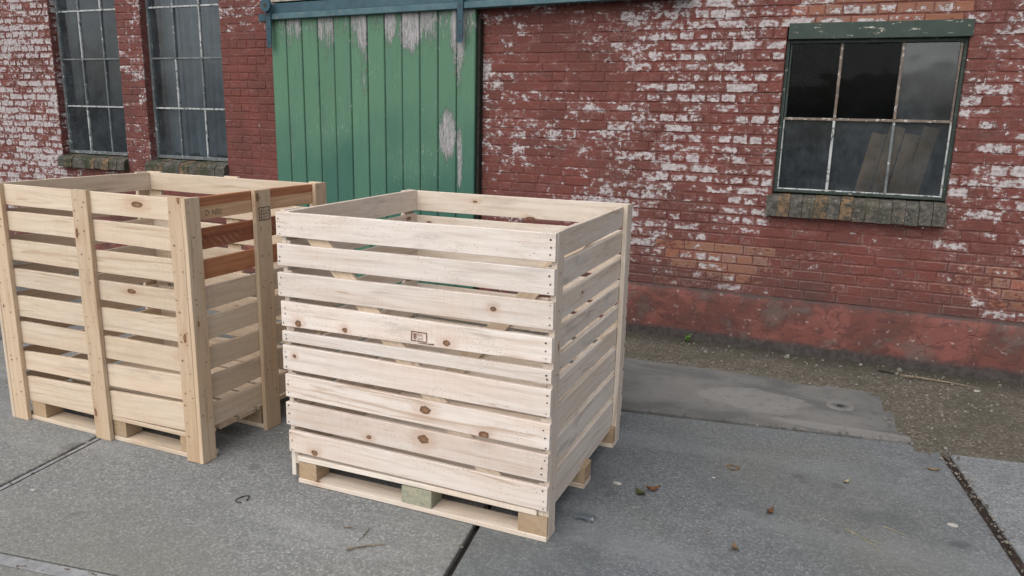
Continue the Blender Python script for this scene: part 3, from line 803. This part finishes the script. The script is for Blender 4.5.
# windows
def sill(parent, x0, x1, z0, z1, out, m, n):
    mb = MB(); w = (x1 - x0) / n
    for i in range(n):
        a = x0 + i * w + R.uniform(0, .003); b = x0 + (i + 1) * w - R.uniform(.0005, .0025); dz = R.uniform(-.004, .004); do = R.uniform(-.006, .006)
        t = (1, 1. if i in (1, 4, 6) else R.uniform(0, .15), 0)
        pr = [(YW - out + do, z0 + dz), (YW - out + do + .006, z1 - .05 + dz), (YW - out + .03 + do, z1 - .022 + dz), (YW + .10, z1 + dz), (YW + .10, z0 + dz)]
        L = [mb.vert((a, y, z), tone=t) for y, z in pr]; Rr = [mb.vert((b, y, z), tone=t) for y, z in pr]
        for k in range(5): mb.face((L[k], Rr[k], Rr[(k + 1) % 5], L[(k + 1) % 5]), m)
        mb.face(L[::-1], m); mb.face(Rr, m)
    mb.box((x0 + .014, YW - out + .020, z0 + .012), (x1 - .014, YW + .095, z1 - .065), M['gap'])
    return mb.build('sill', parent)

def bars(name, parent, items):
    mb = MB()
    for lo, hi, m in items:
        ax = 2 if hi[2] - lo[2] > hi[0] - lo[0] else 0
        mb.box(lo, hi, m, ch=.0025, axis=ax)
    return mb.build(name, parent)
fd, fw_, fr_, fg = M['frame_dark'], M['frame_white'], M['frame_rust'], M['frame_grey']
# right-hand window
w3 = thing('window', '', '', (0, 0, 0)); del w3['label']; del w3['category']; w3.parent = B
y0, y1 = YW + .045, YW + .080
X0, X1, Za, Zb = -.478, .560, 1.112, 2.096
it = [((X0, YW + .035, Za), (X0 + .022, YW + .10, Zb), fd), ((X1 - .022, YW + .035, Za), (X1, YW + .10, Zb), fd),
      ((X0 + .022, YW + .035, Zb - .022), (X1 - .022, YW + .10, Zb), fd), ((X0 + .022, YW + .038, Za), (X1 - .022, YW + .10, Za + .016), fd)]
xm1, xm2, zm = -.140, .212, 1.598
xi0, xi1, zi0, zi1 = X0 + .024, X1 - .024, Za + .018, Zb - .024
bw = .0085
it += [((xm1 - bw, y0, zm + bw), (xm1 + bw, y1, zi1), fr_), ((xm2 - bw, y0, zm + bw), (xm2 + bw, y1, zi1), fr_),
       ((xm1 - bw, y0, zi0), (xm1 + bw, y1, zm - bw), fw_), ((xm2 - bw, y0, zi0), (xm2 + bw, y1, zm - bw), fg),
       ((xi0, y0 + .002, zm - bw), (xi1, y1 - .002, zm + bw), fr_),
       ((xi0, y0, zi0 + .014), (xi0 + .009, y1, zm - bw), fw_), ((xi1 - .011, y0, zi0 + .014), (xi1, y1, zm - bw), fw_), ((xi0, y0 - .001, zi0), (xi1, y1, zi0 + .009), fw_),
       ((xi0, y0, zm + bw), (xi0 + .014, y1, zi1), fd), ((xi1 - .014, y0, zm + bw), (xi1, y1, zi1), fr_)]
bars('frame', w3, it)
def panes(parent, lst):
    mb = MB()
    for (a, b, c, d, m) in lst:
        t = R.uniform(-.004, .004)
        mb.quad(((a, YW + .066 + t, c), (b, YW + .066 - t, c), (b, YW + .066 - t, d), (a, YW + .066 + t, d)), m)
    return mb.build('pane', parent)
panes(w3, [(xi0, xm1, zi0, zm, M['glass2']), (xm1, xm2, zi0, zm, M['glass2']), (xm2, xi1, zi0, zm, M['glass2']),
           (xi0, xm1, zm, zi1, M['clear']), (xm1, xm2, zm, zi1, M['clear']), (xm2, xi1, zm, zi1, M['glass'])])
sill(w3, -.507, .570, .957, 1.110, .055, M['sill'], 14)
mb = MB(); mb.board((-.468, YW + .035, 2.147), (.572, YW + .035, 2.147), (0, 0, 1), .098, .10, M['lintel'], (1, 0, 0)); mb.build('lintel', w3)
# tall windows
def tall(x0, x1):
    w = thing('window', '', '', (0, 0, 0)); del w['label']; del w['category']; w.parent = B
    za, zb = 1.098, 3.42; n = 3; ww = (x1 - x0) / n; rows = [1.572, 2.03, 2.488, 2.946]
    ya, yb = YW + .085, YW + .115; it = []
    it += [((x0, ya - .01, za), (x0 + .028, yb + .02, zb), fg), ((x1 - .028, ya - .01, za), (x1, yb + .02, zb), fg),
           ((x0 + .028, ya - .008, za), (x1 - .028, yb + .02, za + .03), fg), ((x0 + .028, ya - .008, zb - .03), (x1 - .028, yb + .02, zb), fg)]
    for k in range(1, n):
        x = x0 + ww * k; prev = za + .03
        for j, z in enumerate(rows + [zb - .03]):
            m = fw_ if (k + j + (x0 < -6.5)) % 2 == 0 and R.random() < .8 else fg
            it.append(((x - .008, ya, prev), (x + .008, yb, z - .008 if j < len(rows) else z), m)); prev = z + .008
    for j, z in enumerate(rows): it.append(((x0 + .028, ya + .002, z - .008), (x1 - .028, yb - .002, z + .008), fg if j % 2 else fw_))
    bars('frame', w, it)
    mb = MB()
    zz = [za + .02] + rows + [zb - .02]
    for k in range(n):
        for a, b in zip(zz, zz[1:]):
            t = R.uniform(-.005, .005); s_ = R.uniform(-.004, .004); c0, c1_ = x0 + ww * k, x0 + ww * (k + 1)
            mb.quad(((c0, YW + .10 + t - s_, a), (c1_, YW + .10 - t - s_, a), (c1_, YW + .10 - t + s_, b), (c0, YW + .10 + t + s_, b)), M['glass'])
    mb.build('pane', w)
    sill(w, x0 - .02, x1 + .005, .965, 1.092, .062, M['mossy'], 9)
    return w
tall(-7.475, -6.545); tall(-6.235, -5.265)

# curtains and board seen through the glass
def curtain(x0, x1, z0, z1, y, label, amp=.025, n=70):
    mb = MB(); prev = None
    for i in range(n + 1):
        q = i / n; x = x0 + (x1 - x0) * q
        dy = amp * math.sin(q * 38 + 1.5 * math.sin(q * 9))
        a = mb.vert((x, y + dy * .7, z1)); b = mb.vert((x + .02 * math.sin(q * 7), y + dy * 1.2, z0 + .02 * math.sin(q * 11)))
        if prev: mb.face((prev[1], b, a, prev[0]), M['curtain'])
        prev = (a, b)
    return tag(mb.build('curtain', smooth=True), label, 'curtain')
curtain(-5.98, -5.40, 1.13, 3.4, YW + .24, 'grey pleated curtain hanging behind the tall window beside the door')
curtain(-6.42, -6.26 + .22, 1.13, 3.4, YW + .27, 'narrow pale curtain edge hanging at the left of the second tall window', .012, 20)
curtain(-7.70, -7.45, 1.60, 3.4, YW + .24, 'pale curtain hanging behind the leftmost tall window')
mb = MB()
for k in range(4):
    ex_ = Vector((.17, 0, .985)); o_ = Vector((.045 + .105 * k, YW + .62 + .002 * k, .90))
    mb.board(o_, o_ + ex_ * (.62 + .05 * (k % 2)), (1, 0, 0), .098, .02, M['ply'], (R.uniform(.7, 1.1), 0, 0))
tag(mb.build('board_panel'), 'brown panel of boards standing inside behind the lower panes of the right window', 'board panel')

# sliding door
dr = MB(); nb = 12; xa, xb = -4.628, -2.690; w = (xb - xa) / nb; yd = YW - .082
for i in range(nb):
    cx = xa + (i + .5) * w; o = R.uniform(0, 40); t = (R.random(), R.random(), 0); dy = R.uniform(-.002, .002); hw = w / 2 - .0022
    rings = []
    for z in (.045, .8, 1.6, 2.325 + .0172 * (cx + 4.61)):
        rings.append([dr.vert((cx + a * hw - a * ins, yd + dy + yy, z), (z + o, cx + a * hw + o, a * hw), t) for a, ins, yy in ((-1, 0, .030), (-1, 0, .005), (-1, .006, 0), (1, .006, 0), (1, 0, .005), (1, 0, .030))])
    for A, C in zip(rings, rings[1:]):
        for k in range(5): dr.face((A[k], A[k + 1], C[k + 1], C[k]), M['door'])
    dr.face(rings[0][::-1], M['door']); dr.face(rings[-1], M['door'])
dr.box((xa + .004, yd + .024, .05), (xb - .004, yd + .045, 2.31), M['gap'])
door = dr.build('sliding_door', B)
def strap(x0, x1, z0, z1, bolt=None):
    mb = MB(); y = yd - .052
    mb.box((x0, y - .006, z0 + .03), (x1, y + .006, z1), M['strap'], ch=.002, axis=2)
    mb.box((x0 - .006, y - .012, z1 - .10), (x1 + .006, y - .006, z1 - .055), M['strap'], ch=.002, axis=2)
    n = 8; c = ((x0 + x1) / 2, z0 + .03); r = (x1 - x0) / 2
    ring = [(c[0] + r * math.cos(math.pi + math.pi * k / n), c[1] + r * math.sin(math.pi + math.pi * k / n)) for k in range(n + 1)]
    mb.face([mb.vert((a, y - .0055, b)) for a, b in ring], M['strap'])
    for zz in (z0 + .05, z0 + .16, z0 + .27):
        mb.disc((c[0], y - .0075, zz), (0, -1, 0), .009, M['nail'], 8)
    return mb.build('hanger_strap', door)
strap(-4.625, -4.575, 2.08, 2.47); strap(-2.820, -2.770, 2.095, 2.52)
mb = MB()   # roller of the left hanger and bracket
c = Vector((-4.600, yd - .075, 2.425)); n = 16
for (rr, ya, yb) in ((.052, -.012, .012),):
    A = [mb.vert(c + Vector((rr * math.cos(2 * math.pi * k / n), ya, rr * math.sin(2 * math.pi * k / n)))) for k in range(n)]
    Bq = [mb.vert(c + Vector((rr * math.cos(2 * math.pi * k / n), yb, rr * math.sin(2 * math.pi * k / n)))) for k in range(n)]
    for k in range(n): mb.face((A[k], A[(k + 1) % n], Bq[(k + 1) % n], Bq[k]), M['strap'])
    mb.face(A, M['strap']); mb.face(Bq[::-1], M['strap'])
mb.disc(c + Vector((0, -.0135, 0)), (0, -1, 0), .018, M['nail'], 10)
mb.box((-4.700, yd - .055, 2.300), (-4.628, yd - .02, 2.360), M['strap'], axis=0); mb.build('hanger_roller', door)
# rail
mb = MB()
rz_ = lambda x: 2.314 + .0172 * (x + 4.61)
def rail(x0, x1, y0, y1, a, b, m):
    mb.board((x0, (y0 + y1) / 2, rz_(x0) + (a + b) / 2), (x1, (y0 + y1) / 2, rz_(x1) + (a + b) / 2), (0, 0, 1), b - a, y1 - y0, m, (1, 0, 0), .004, 1, 0)
rail(-4.625, -1.1, yd - .012, yd + .03, .050, .132, M['teal'])
rail(-4.625, -1.1, yd - .042, yd + .03, 0, .048, M['teal2'])
rail(-4.64, -1.12, yd + .032, YW + .002, .02, .12, M['gap'])  # dark filler standing in for the shadow under the rail
mb.build('door_rail', B)
mb = MB(); mb.board((-4.60, YW - .05, 2.487), (-1.6, YW - .05, 2.535), (0, 0, 1), .058, .095, M['weathered'], (1, 0, 0)); mb.build('weathered_board', B)
# dark strip standing in for the shaded gap at the door's right edge
mb = MB(); mb.box((-2.686, YW - .060, .04), (-2.662, YW - .002, 2.28), M['gap'], axis=2); mb.build('door_gap_shade', B)

# ------------------------------------------------------------------ ground
mb = MB()
mb.quad(((-60, -60, -.03), (60, -60, -.03), (60, 60, -.03), (-60, 60, -.03)), M['gap'])
g = mb.build('ground', kind='structure')
A_ = .16; E1 = Vector((math.cos(A_), math.sin(A_))); E2 = Vector((-math.sin(A_), math.cos(A_)))
def st(s_, t_): q = E1 * s_ + E2 * t_; return (q.x, q.y)
cols_ = [(-.80 + 2.025 * k) for k in range(-6, 6)]
rows_ = [1.952 + 2.065 * k for k in range(-5, 2)]
pav = MB()
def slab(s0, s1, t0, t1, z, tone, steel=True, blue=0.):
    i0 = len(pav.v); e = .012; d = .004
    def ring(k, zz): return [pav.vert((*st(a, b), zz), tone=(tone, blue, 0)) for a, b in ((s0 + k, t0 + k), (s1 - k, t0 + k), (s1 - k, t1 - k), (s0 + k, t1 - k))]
    r0 = ring(0, z - .028); r1 = ring(0, z - d); r2 = ring(d, z); r3 = ring(e, z + .0003)
    for a, b, m in ((r0, r1, M['steel'] if steel else M['slab']), (r1, r2, M['steel'] if steel else M['slab']), (r2, r3, M['steel'] if steel else M['slab'])):
        for k in range(4): pav.face((a[k], a[(k + 1) % 4], b[(k + 1) % 4], b[k]), m)
    pav.face(r3, M['slab'])
for i in range(len(cols_) - 1):
    for j in range(len(rows_) - 1):
        s0, s1 = cols_[i], cols_[i + 1]; t0, t1 = rows_[j], rows_[j + 1]
        gr_ = .034 if abs(s1 - 1.225) < .05 else .009
        gl = .036 if abs(s0 + 2.825) < .05 else (.020 if abs(s0 + .8) < .05 else .009)
        tt1 = t1 - .009 - (.07 if s0 > 1.1 and abs(t1 - 4.017) < .01 else 0)
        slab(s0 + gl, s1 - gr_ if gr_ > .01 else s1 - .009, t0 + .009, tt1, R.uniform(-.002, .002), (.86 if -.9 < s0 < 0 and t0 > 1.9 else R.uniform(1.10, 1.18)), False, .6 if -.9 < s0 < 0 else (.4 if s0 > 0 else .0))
pav.build('pavement', kind='structure')
mb = MB(); mb.quad([(*st(a, b), -.007) for a, b in ((-2.824, -3), (-2.803, -3), (-2.803, 3.9), (-2.824, 3.9))], M['steel']); mb.build('pavement_joint', kind='structure')
# lighter band along the near joint
mb = MB(); mb.quad([(*st(a, b), .0045) for a, b in ((-7, 1.885), (-.83, 1.885), (-.83, 1.94), (-7, 1.94))], M['steel']); mb.build('pavement_edging', kind='structure')
mb = MB(); mb.quad([(*st(a, b), -.010) for a, b in ((1.180, -2), (1.245, -2), (1.245, 4.02), (1.180, 4.02))], M['rustrail']); mb.build('pavement_joint', kind='structure')
# smooth concrete patches in front of the wall
mb = MB()
def patch(pts, z=-.002):
    C_ = Vector((sum(p[0] for p in pts) / len(pts), sum(p[1] for p in pts) / len(pts)))
    sub = []
    for (a, b) in zip(pts, pts[1:] + pts[:1]):
        for k in range(8):
            q = k / 8; x = a[0] + (b[0] - a[0]) * q; y = a[1] + (b[1] - a[1]) * q
            sub.append((x + .008 * noise.noise((x * 9, y * 9, 1)), y + .008 * noise.noise((x * 9, y * 9, 8))))
    top = [mb.vert((x, y, z)) for x, y in sub]; bot = [mb.vert((x, y, z - .04)) for x, y in sub]
    mb.face(top, M['patch']); n = len(top)
    for k in range(n): mb.face((bot[k], bot[(k + 1) % n], top[(k + 1) % n], top[k]), M['patch'])
patch([(-1.70, 3.833), (.445, 4.158), (.415, 4.5), (.345, 4.80), (.29, 4.905), (-1.75, 4.83)])
patch([(-3.75, 3.52), (-1.73, 3.828), (-1.78, 4.83), (-3.8, 4.80)])
patch([(-5.8, 3.19), (-3.78, 3.515), (-3.83, 4.80), (-5.85, 4.75)])
patch([(-8.8, 2.72), (-5.83, 3.185), (-5.88, 4.75), (-8.9, 4.7)])
mb.build('concrete_path', kind='structure')
# soil along the wall and around the slab ends
mb = MB(); nx, ny = 260, 40; X0s, X1s, Y0s, Y1s = -11.5, 4.1, 3.7, YW - .012; gv = []
for i in range(nx + 1):
    x = X0s + (X1s - X0s) * i / nx; rowv = []
    for j in range(ny + 1):
        y = Y0s + (Y1s - Y0s) * j / ny
        n1 = noise.noise((x * 3, y * 3, 0)); n2 = noise.noise((x * 11, y * 11, 4))
        edge = 4.86 + .05 * n1 + .03 * n2
        if x > .25: edge = min(edge, max(4.02, 4.86 - (x - .25) * 4.5) + .05 * n1 + .04 * n2)
        if x > .52: edge = 4.07 + .16 * (x - .5) + .03 * n1 + .03 * n2
        if y > edge: z = .0005 + min(1, (y - edge) / .12) * .006 + .006 * (n1 + .6 * n2) * min(1, (y - edge) / .2) + .004 * max(0, (y - 5.3) / .17)
        else: z = -.012 - min(.014, (edge - y) * .2)
        rowv.append(mb.vert((x, y, z)))
    gv.append(rowv)
for a, b in zip(gv, gv[1:]):
    for j in range(ny): mb.face((a[j], b[j], b[j + 1], a[j + 1]), M['soil'])
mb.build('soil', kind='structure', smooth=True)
# loose grit (stuff)
mb = MB()
for k in range(3300):
    if k >= 2720:
        cs = (-.80, -2.815, 1.212)[k % 3]; tt = R.uniform(-.3, 4.0) if k % 3 < 2 else R.triangular(1.5, 4.0, 4.0)
        x, y = st(cs + R.gauss(0, .022), tt)
    elif k > 2600:
        q_ = st(R.triangular(-.8, 1.3, 1.1) if k % 3 else R.uniform(-.8, 1.3), 4.017 + R.gauss(.012, .014)); x, y = q_.x if hasattr(q_, 'x') else q_[0], q_[1]
    elif k < 1500:
        x = R.uniform(.3, 2.8); y = R.triangular(4.0, 5.42, 4.3)
        if x > .55 and y < 4.1 + .16 * (x - .5): continue
        if x < .5 and y < 4.2 and R.random() < .7: continue
    else:
        x = R.uniform(-5, 2); y = R.uniform(4.84, 5.43)
    r = R.choice((.003, .004, .004, .006, .009)) * R.uniform(.7, 1.2)
    if y > 5.2 and R.random() < .08: r *= 2.4
    pts = [Vector((R.gauss(0, 1), R.gauss(0, 1), R.gauss(0, .6))).normalized() * r * R.uniform(.7, 1.1) for _ in range(2)]
    a = R.uniform(0, 6.28); zc = .008 + .25 * r
    T = [mb.vert((x + r * math.cos(a + q) * R.uniform(.7, 1.2), y + r * math.sin(a + q) * R.uniform(.7, 1.2), zc - r * .3)) for q in (0, 1.57, 3.14, 4.71)]
    tp = [mb.vert((x + r * .55 * math.cos(a + q + .4), y + r * .55 * math.sin(a + q + .4), zc + r * .55 * R.uniform(.7, 1.2))) for q in (0, 2.1, 4.2)]
    m = M['pebble']
    mb.face((T[0], T[1], tp[0]), m); mb.face((T[1], T[2], tp[1], tp[0]), m); mb.face((T[2], T[3], tp[2], tp[1]), m); mb.face((T[3], T[0], tp[0], tp[2]), m); mb.face(tp, m)
tag(mb.build('loose_grit', kind='stuff'), 'loose pale grit and crumbs lying on the soil along the wall', 'grit')

# ------------------------------------------------------------------ small litter
def twig(a, b, r, label, m, cat='twig', bend=.01, name='twig', n=7, lift=.0, fork=False):
    mb = MB(); a = Vector((*a, r + .001 + lift)); b = Vector((*b, r + .001)); d = b - a; p = Vector((-d.y, d.x, 0)).normalized()
    pts = [a + d * (i / n) + p * (bend * math.sin(math.pi * i / n) + R.uniform(-.002, .002)) for i in range(n + 1)]
    mb.tube(pts, r, r * .5, m)
    if fork: mb.tube([pts[3], pts[3] + d * .2 + p * .03, pts[3] + d * .33 + p * .045], r * .6, r * .3, m)
    return tag(mb.build(name), label, cat)
def leaf(x, y, L, ang, m, label, curl=.012, wd=.5):
    mb = MB(); n = 8; rows = []
    e = Vector((math.cos(ang), math.sin(ang), 0)); s_ = Vector((-e.y, e.x, 0))
    for i in range(n + 1):
        q = i / n; w = L * wd * .5 * math.sin(math.pi * min(1, q ** .8 * .97 + .03)) * (1 + .12 * math.sin(q * 21))
        c = Vector((x, y, .003 + curl * (2 * q - 1) ** 2)) + e * (L * (q - .5))
        rows.append([mb.vert(c + s_ * w + Vector((0, 0, curl * .7))), mb.vert(c), mb.vert(c - s_ * w + Vector((0, 0, curl * .5)))])
    for a, b in zip(rows, rows[1:]):
        for k in range(2): mb.face((a[k], a[k + 1], b[k + 1], b[k]), m)
    mb.tube([rows[0][1] and Vector(mb.v[rows[0][1]]), Vector(mb.v[rows[0][1]]) - e * L * .35], .0012, .0008, m, 5)
    return tag(mb.build('leaf', smooth=True), label, 'leaf')
twig((-1.555, 2.098), (-1.447, 2.19), .0045, 'pale flat splinter of wood on the concrete before the front crate', M['twig'], 'splinter', .004, 'wood_splinter')
twig((-1.66, 2.222), (-1.605, 2.232), .0028, 'short dark twig on the concrete below the front crate', M['twig'])
twig((-1.570, 2.262), (-1.553, 2.165), .0026, 'thin upright-pointing twig between two other bits before the front crate', M['twig'], bend=.006)
mb = MB(); pts = [Vector((-2.165 + .022 * math.cos(k * .55), 2.222 + .032 * math.sin(k * .55), .004 + .002 * math.sin(k))) for k in range(11)]
mb.tube(pts, .0028, .0018, M['darkstring']); tag(mb.build('curled_bark'), 'dark curled strip of bark on the concrete between the crates', 'bark')
leaf(-.685, 3.005, .055, 2.4, M['leaf_green'], 'olive green leaf lying beside a brown one right of the front crate', .010, .75)
leaf(-.640, 3.060, .060, .6, M['leaf_brown'], 'rust brown leaf beside the olive green leaf', .014, .55)
leaf(-.155, 3.078, .050, 1.2, M['leaf_brown'], 'small curled brown leaf in the middle of the right paving slab', .016, .5)
leaf(-.250, 2.733, .048, 1.9, M['leaf_tan'], 'tan leaf lying on the paving nearest the bottom edge', .014, .5)
leaf(.505, 3.845, .06, .2, M['leaf_tan'], 'flat tan leaf near the rusty joint on the right', .005, .4)
leaf(.13, 3.52, .04, .9, M['straw'], 'pale yellow leaf scrap toward the right side of the paving', .01, .45)
twig((.13, 3.085), (.26, 2.952), .0022, 'forked pale straw stalk on the right paving slab', M['straw'], 'straw', .012, 'straw_stalk', fork=True)
twig((.27, 3.17), (.36, 3.12), .002, 'thin short straw stalk near the rusty joint', M['straw'], 'straw', .006, 'straw_stalk')
twig((-.38, 2.86), (-.36, 2.76), .0016, 'faint thin stalk left of the tan leaf', M['twig'], bend=.004)
twig((.42, 5.23), (.86, 5.235), .0075, 'long grey stick lying on the soil against the wall', M['twig'], 'stick', .02, 'stick', n=9, lift=.018)
twig((.30, 5.30), (.47, 5.285), .006, 'short dark stick on the soil left of the long grey stick', M['darkstring'], 'stick', .006, 'stick', lift=.01)
mb = MB()
for k in range(26):
    a = k / 26 * 6.28; b = (k + 1) / 26 * 6.28
    def rp_(t, r): return (-.356 + r * math.cos(t), 3.446 + r * .9 * math.sin(t), .004)
    mb.face([mb.vert(rp_(a, .020)), mb.vert(rp_(b, .020)), mb.vert(rp_(b, .032 + .003 * math.sin(b * 3))), mb.vert(rp_(a, .032 + .003 * math.sin(a * 3)))], M['leaf_tan'])
tag(mb.build('rusty_ring'), 'small flat rusty ring on the paving right of the crate', 'ring')
mb = MB()
for k in range(26):
    a = k / 26 * 6.28; b = (k + 1) / 26 * 6.28
    def rq(t, r, z): return (.085 + r * 1.1 * math.cos(t), 4.545 + r * math.sin(t), z)
    for (r1_, r2_, za_, zb_) in ((.026, .036, .001, .005), (.036, .066, .005, .004), (.066, .078, .004, -.001)):
        mb.face([mb.vert(rq(a, r1_, za_)), mb.vert(rq(b, r1_, za_)), mb.vert(rq(b, r2_, zb_)), mb.vert(rq(a, r2_, zb_))], M['patch'])
mb.disc((.085, 4.545, .0012), (0, 0, 1), .020, M['darkstone'], 18)
tag(mb.build('drain_cover'), 'small round concrete ring with a dark hole set in the smooth path', 'drain')
# crumpled film
mb = MB(); rr = random.Random(4); gvv = []
for i in range(5):
    gvv.append([mb.vert((-.865 + i * .018 + rr.uniform(-.005, .005), 2.675 + j * .016 + rr.uniform(-.005, .005), .004 + rr.uniform(0, .014))) for j in range(5)])
for a, b in zip(gvv, gvv[1:]):
    for j in range(4): mb.face((a[j], b[j], b[j + 1], a[j + 1]), M['plastic'])
tag(mb.build('plastic_scrap'), 'crumpled clear plastic scrap on the paving at the foot of the front crate', 'plastic scrap')
def chip(x, y, s, label, grp=None):
    mb = MB(); a = R.uniform(0, 3)
    lo = [mb.vert((x + s * q * math.cos(a + k * 1.26), y + s * q * .6 * math.sin(a + k * 1.26), .002)) for k, q in enumerate((1, .7, 1.1, .8, .9))]
    hi = [mb.vert((x + s * .8 * q * math.cos(a + k * 1.26), y + s * .5 * q * math.sin(a + k * 1.26), .002 + s * .35)) for k, q in enumerate((1, .7, 1.1, .8, .9))]
    for k in range(5): mb.face((lo[k], lo[(k + 1) % 5], hi[(k + 1) % 5], hi[k]), M['paper'])
    mb.face(hi, M['paper']); return tag(mb.build('wood_chip'), label, 'chip', grp)
chip(-2.475, 2.83, .010, 'white chip on the dark paving between the two crates')
chip(-.80, 3.05, .022, 'pale chip beside the right side of the front crate')
chip(-.42, 3.30, .010, 'tiny pale chip left of the rusty ring')
chip(.53, 3.30, .022, 'pale chip beside the rusty joint at the right')
chip(-3.0, 1.90, .016, 'pale wood chip by the left paving joint')
chip(.84, 5.18, .026, 'white chip on soil next to the end of the grey stick')
# weed at the foot of the wall
w_ = thing('weed_plant', 'tiny bright green weed growing at the foot of the wall', 'weed', (-.955, 5.405, .006))
mb = MB(); mb.tube([(0, 0, 0), (.004, -.006, .03), (-.004, -.012, .055)], .002, .0012, M['weed']); mb.build('stem', w_)
mb = MB()
for k in range(11):
    a = R.uniform(0, 6.28); L = R.uniform(.018, .034); z = R.uniform(.012, .055); e = Vector((math.cos(a), math.sin(a), R.uniform(-.1, .5))); s_ = Vector((-e.y, e.x, 0)) * L * .38
    o = Vector((0, -.008, z)); mb.face([mb.vert(o), mb.vert(o + e * L * .5 + s_), mb.vert(o + e * L), mb.vert(o + e * L * .5 - s_)], M['weed'])
mb.build('leaves', w_)

# ------------------------------------------------------------------ light and camera
W = bpy.data.worlds.new('World'); SC.world = W; W.use_nodes = True
nt = W.node_tree; bg = nt.nodes['Background']
sky = nt.nodes.new('ShaderNodeTexSky'); sky.sky_type = 'NISHITA'; sky.sun_disc = False
SUN_EL, SUN_AZ = math.radians(50), math.radians(-171)    # azimuth measured from +Y towards +X
sky.sun_elevation = SUN_EL; sky.sun_rotation = SUN_AZ
sky.air_density = 1.0; sky.dust_density = 4.0; sky.ozone_density = .6
hs = nt.nodes.new('ShaderNodeHueSaturation'); hs.inputs['Saturation'].default_value = .5
nt.links.new(sky.outputs[0], hs.inputs['Color']); nt.links.new(hs.outputs[0], bg.inputs[0]); bg.inputs[1].default_value = .15
sl = bpy.data.lights.new('sun', 'SUN'); sl.energy = 1.75; sl.angle = math.radians(95); sl.color = (1., .965, .90)
so = bpy.data.objects.new('sun', sl); COL.objects.link(so)
d = Vector((math.sin(SUN_AZ) * math.cos(SUN_EL), math.cos(SUN_AZ) * math.cos(SUN_EL), math.sin(SUN_EL)))
so.rotation_euler = d.to_track_quat('Z', 'Y').to_euler()
so.location = d * 20

f, pitch, roll, yaw, h = .7660, .2226, .0221, -.4104, 1.5841
fwv = Vector((math.sin(yaw) * math.cos(pitch), math.cos(yaw) * math.cos(pitch), -math.sin(pitch)))
r_ = Vector((math.cos(yaw), -math.sin(yaw), 0)); u_ = r_.cross(fwv)
c_, s_ = math.cos(roll), math.sin(roll)
rr_, uu_ = r_ * c_ + u_ * s_, u_ * c_ - r_ * s_
cam = bpy.data.cameras.new('camera'); cam.sensor_width = 36; cam.lens = f * 1000 / 1024 * 36; cam.clip_end = 500; cam.clip_start = .05
co = bpy.data.objects.new('camera', cam); COL.objects.link(co)
mw = Matrix((rr_, uu_, -fwv)).transposed().to_4x4(); mw.translation = (0, 0, h); co.matrix_world = mw
SC.camera = co
SC.view_settings.view_transform = 'Standard'; SC.view_settings.look = 'None'; SC.view_settings.exposure = 0
SC.cycles.max_bounces = 8; SC.cycles.transparent_max_bounces = 8
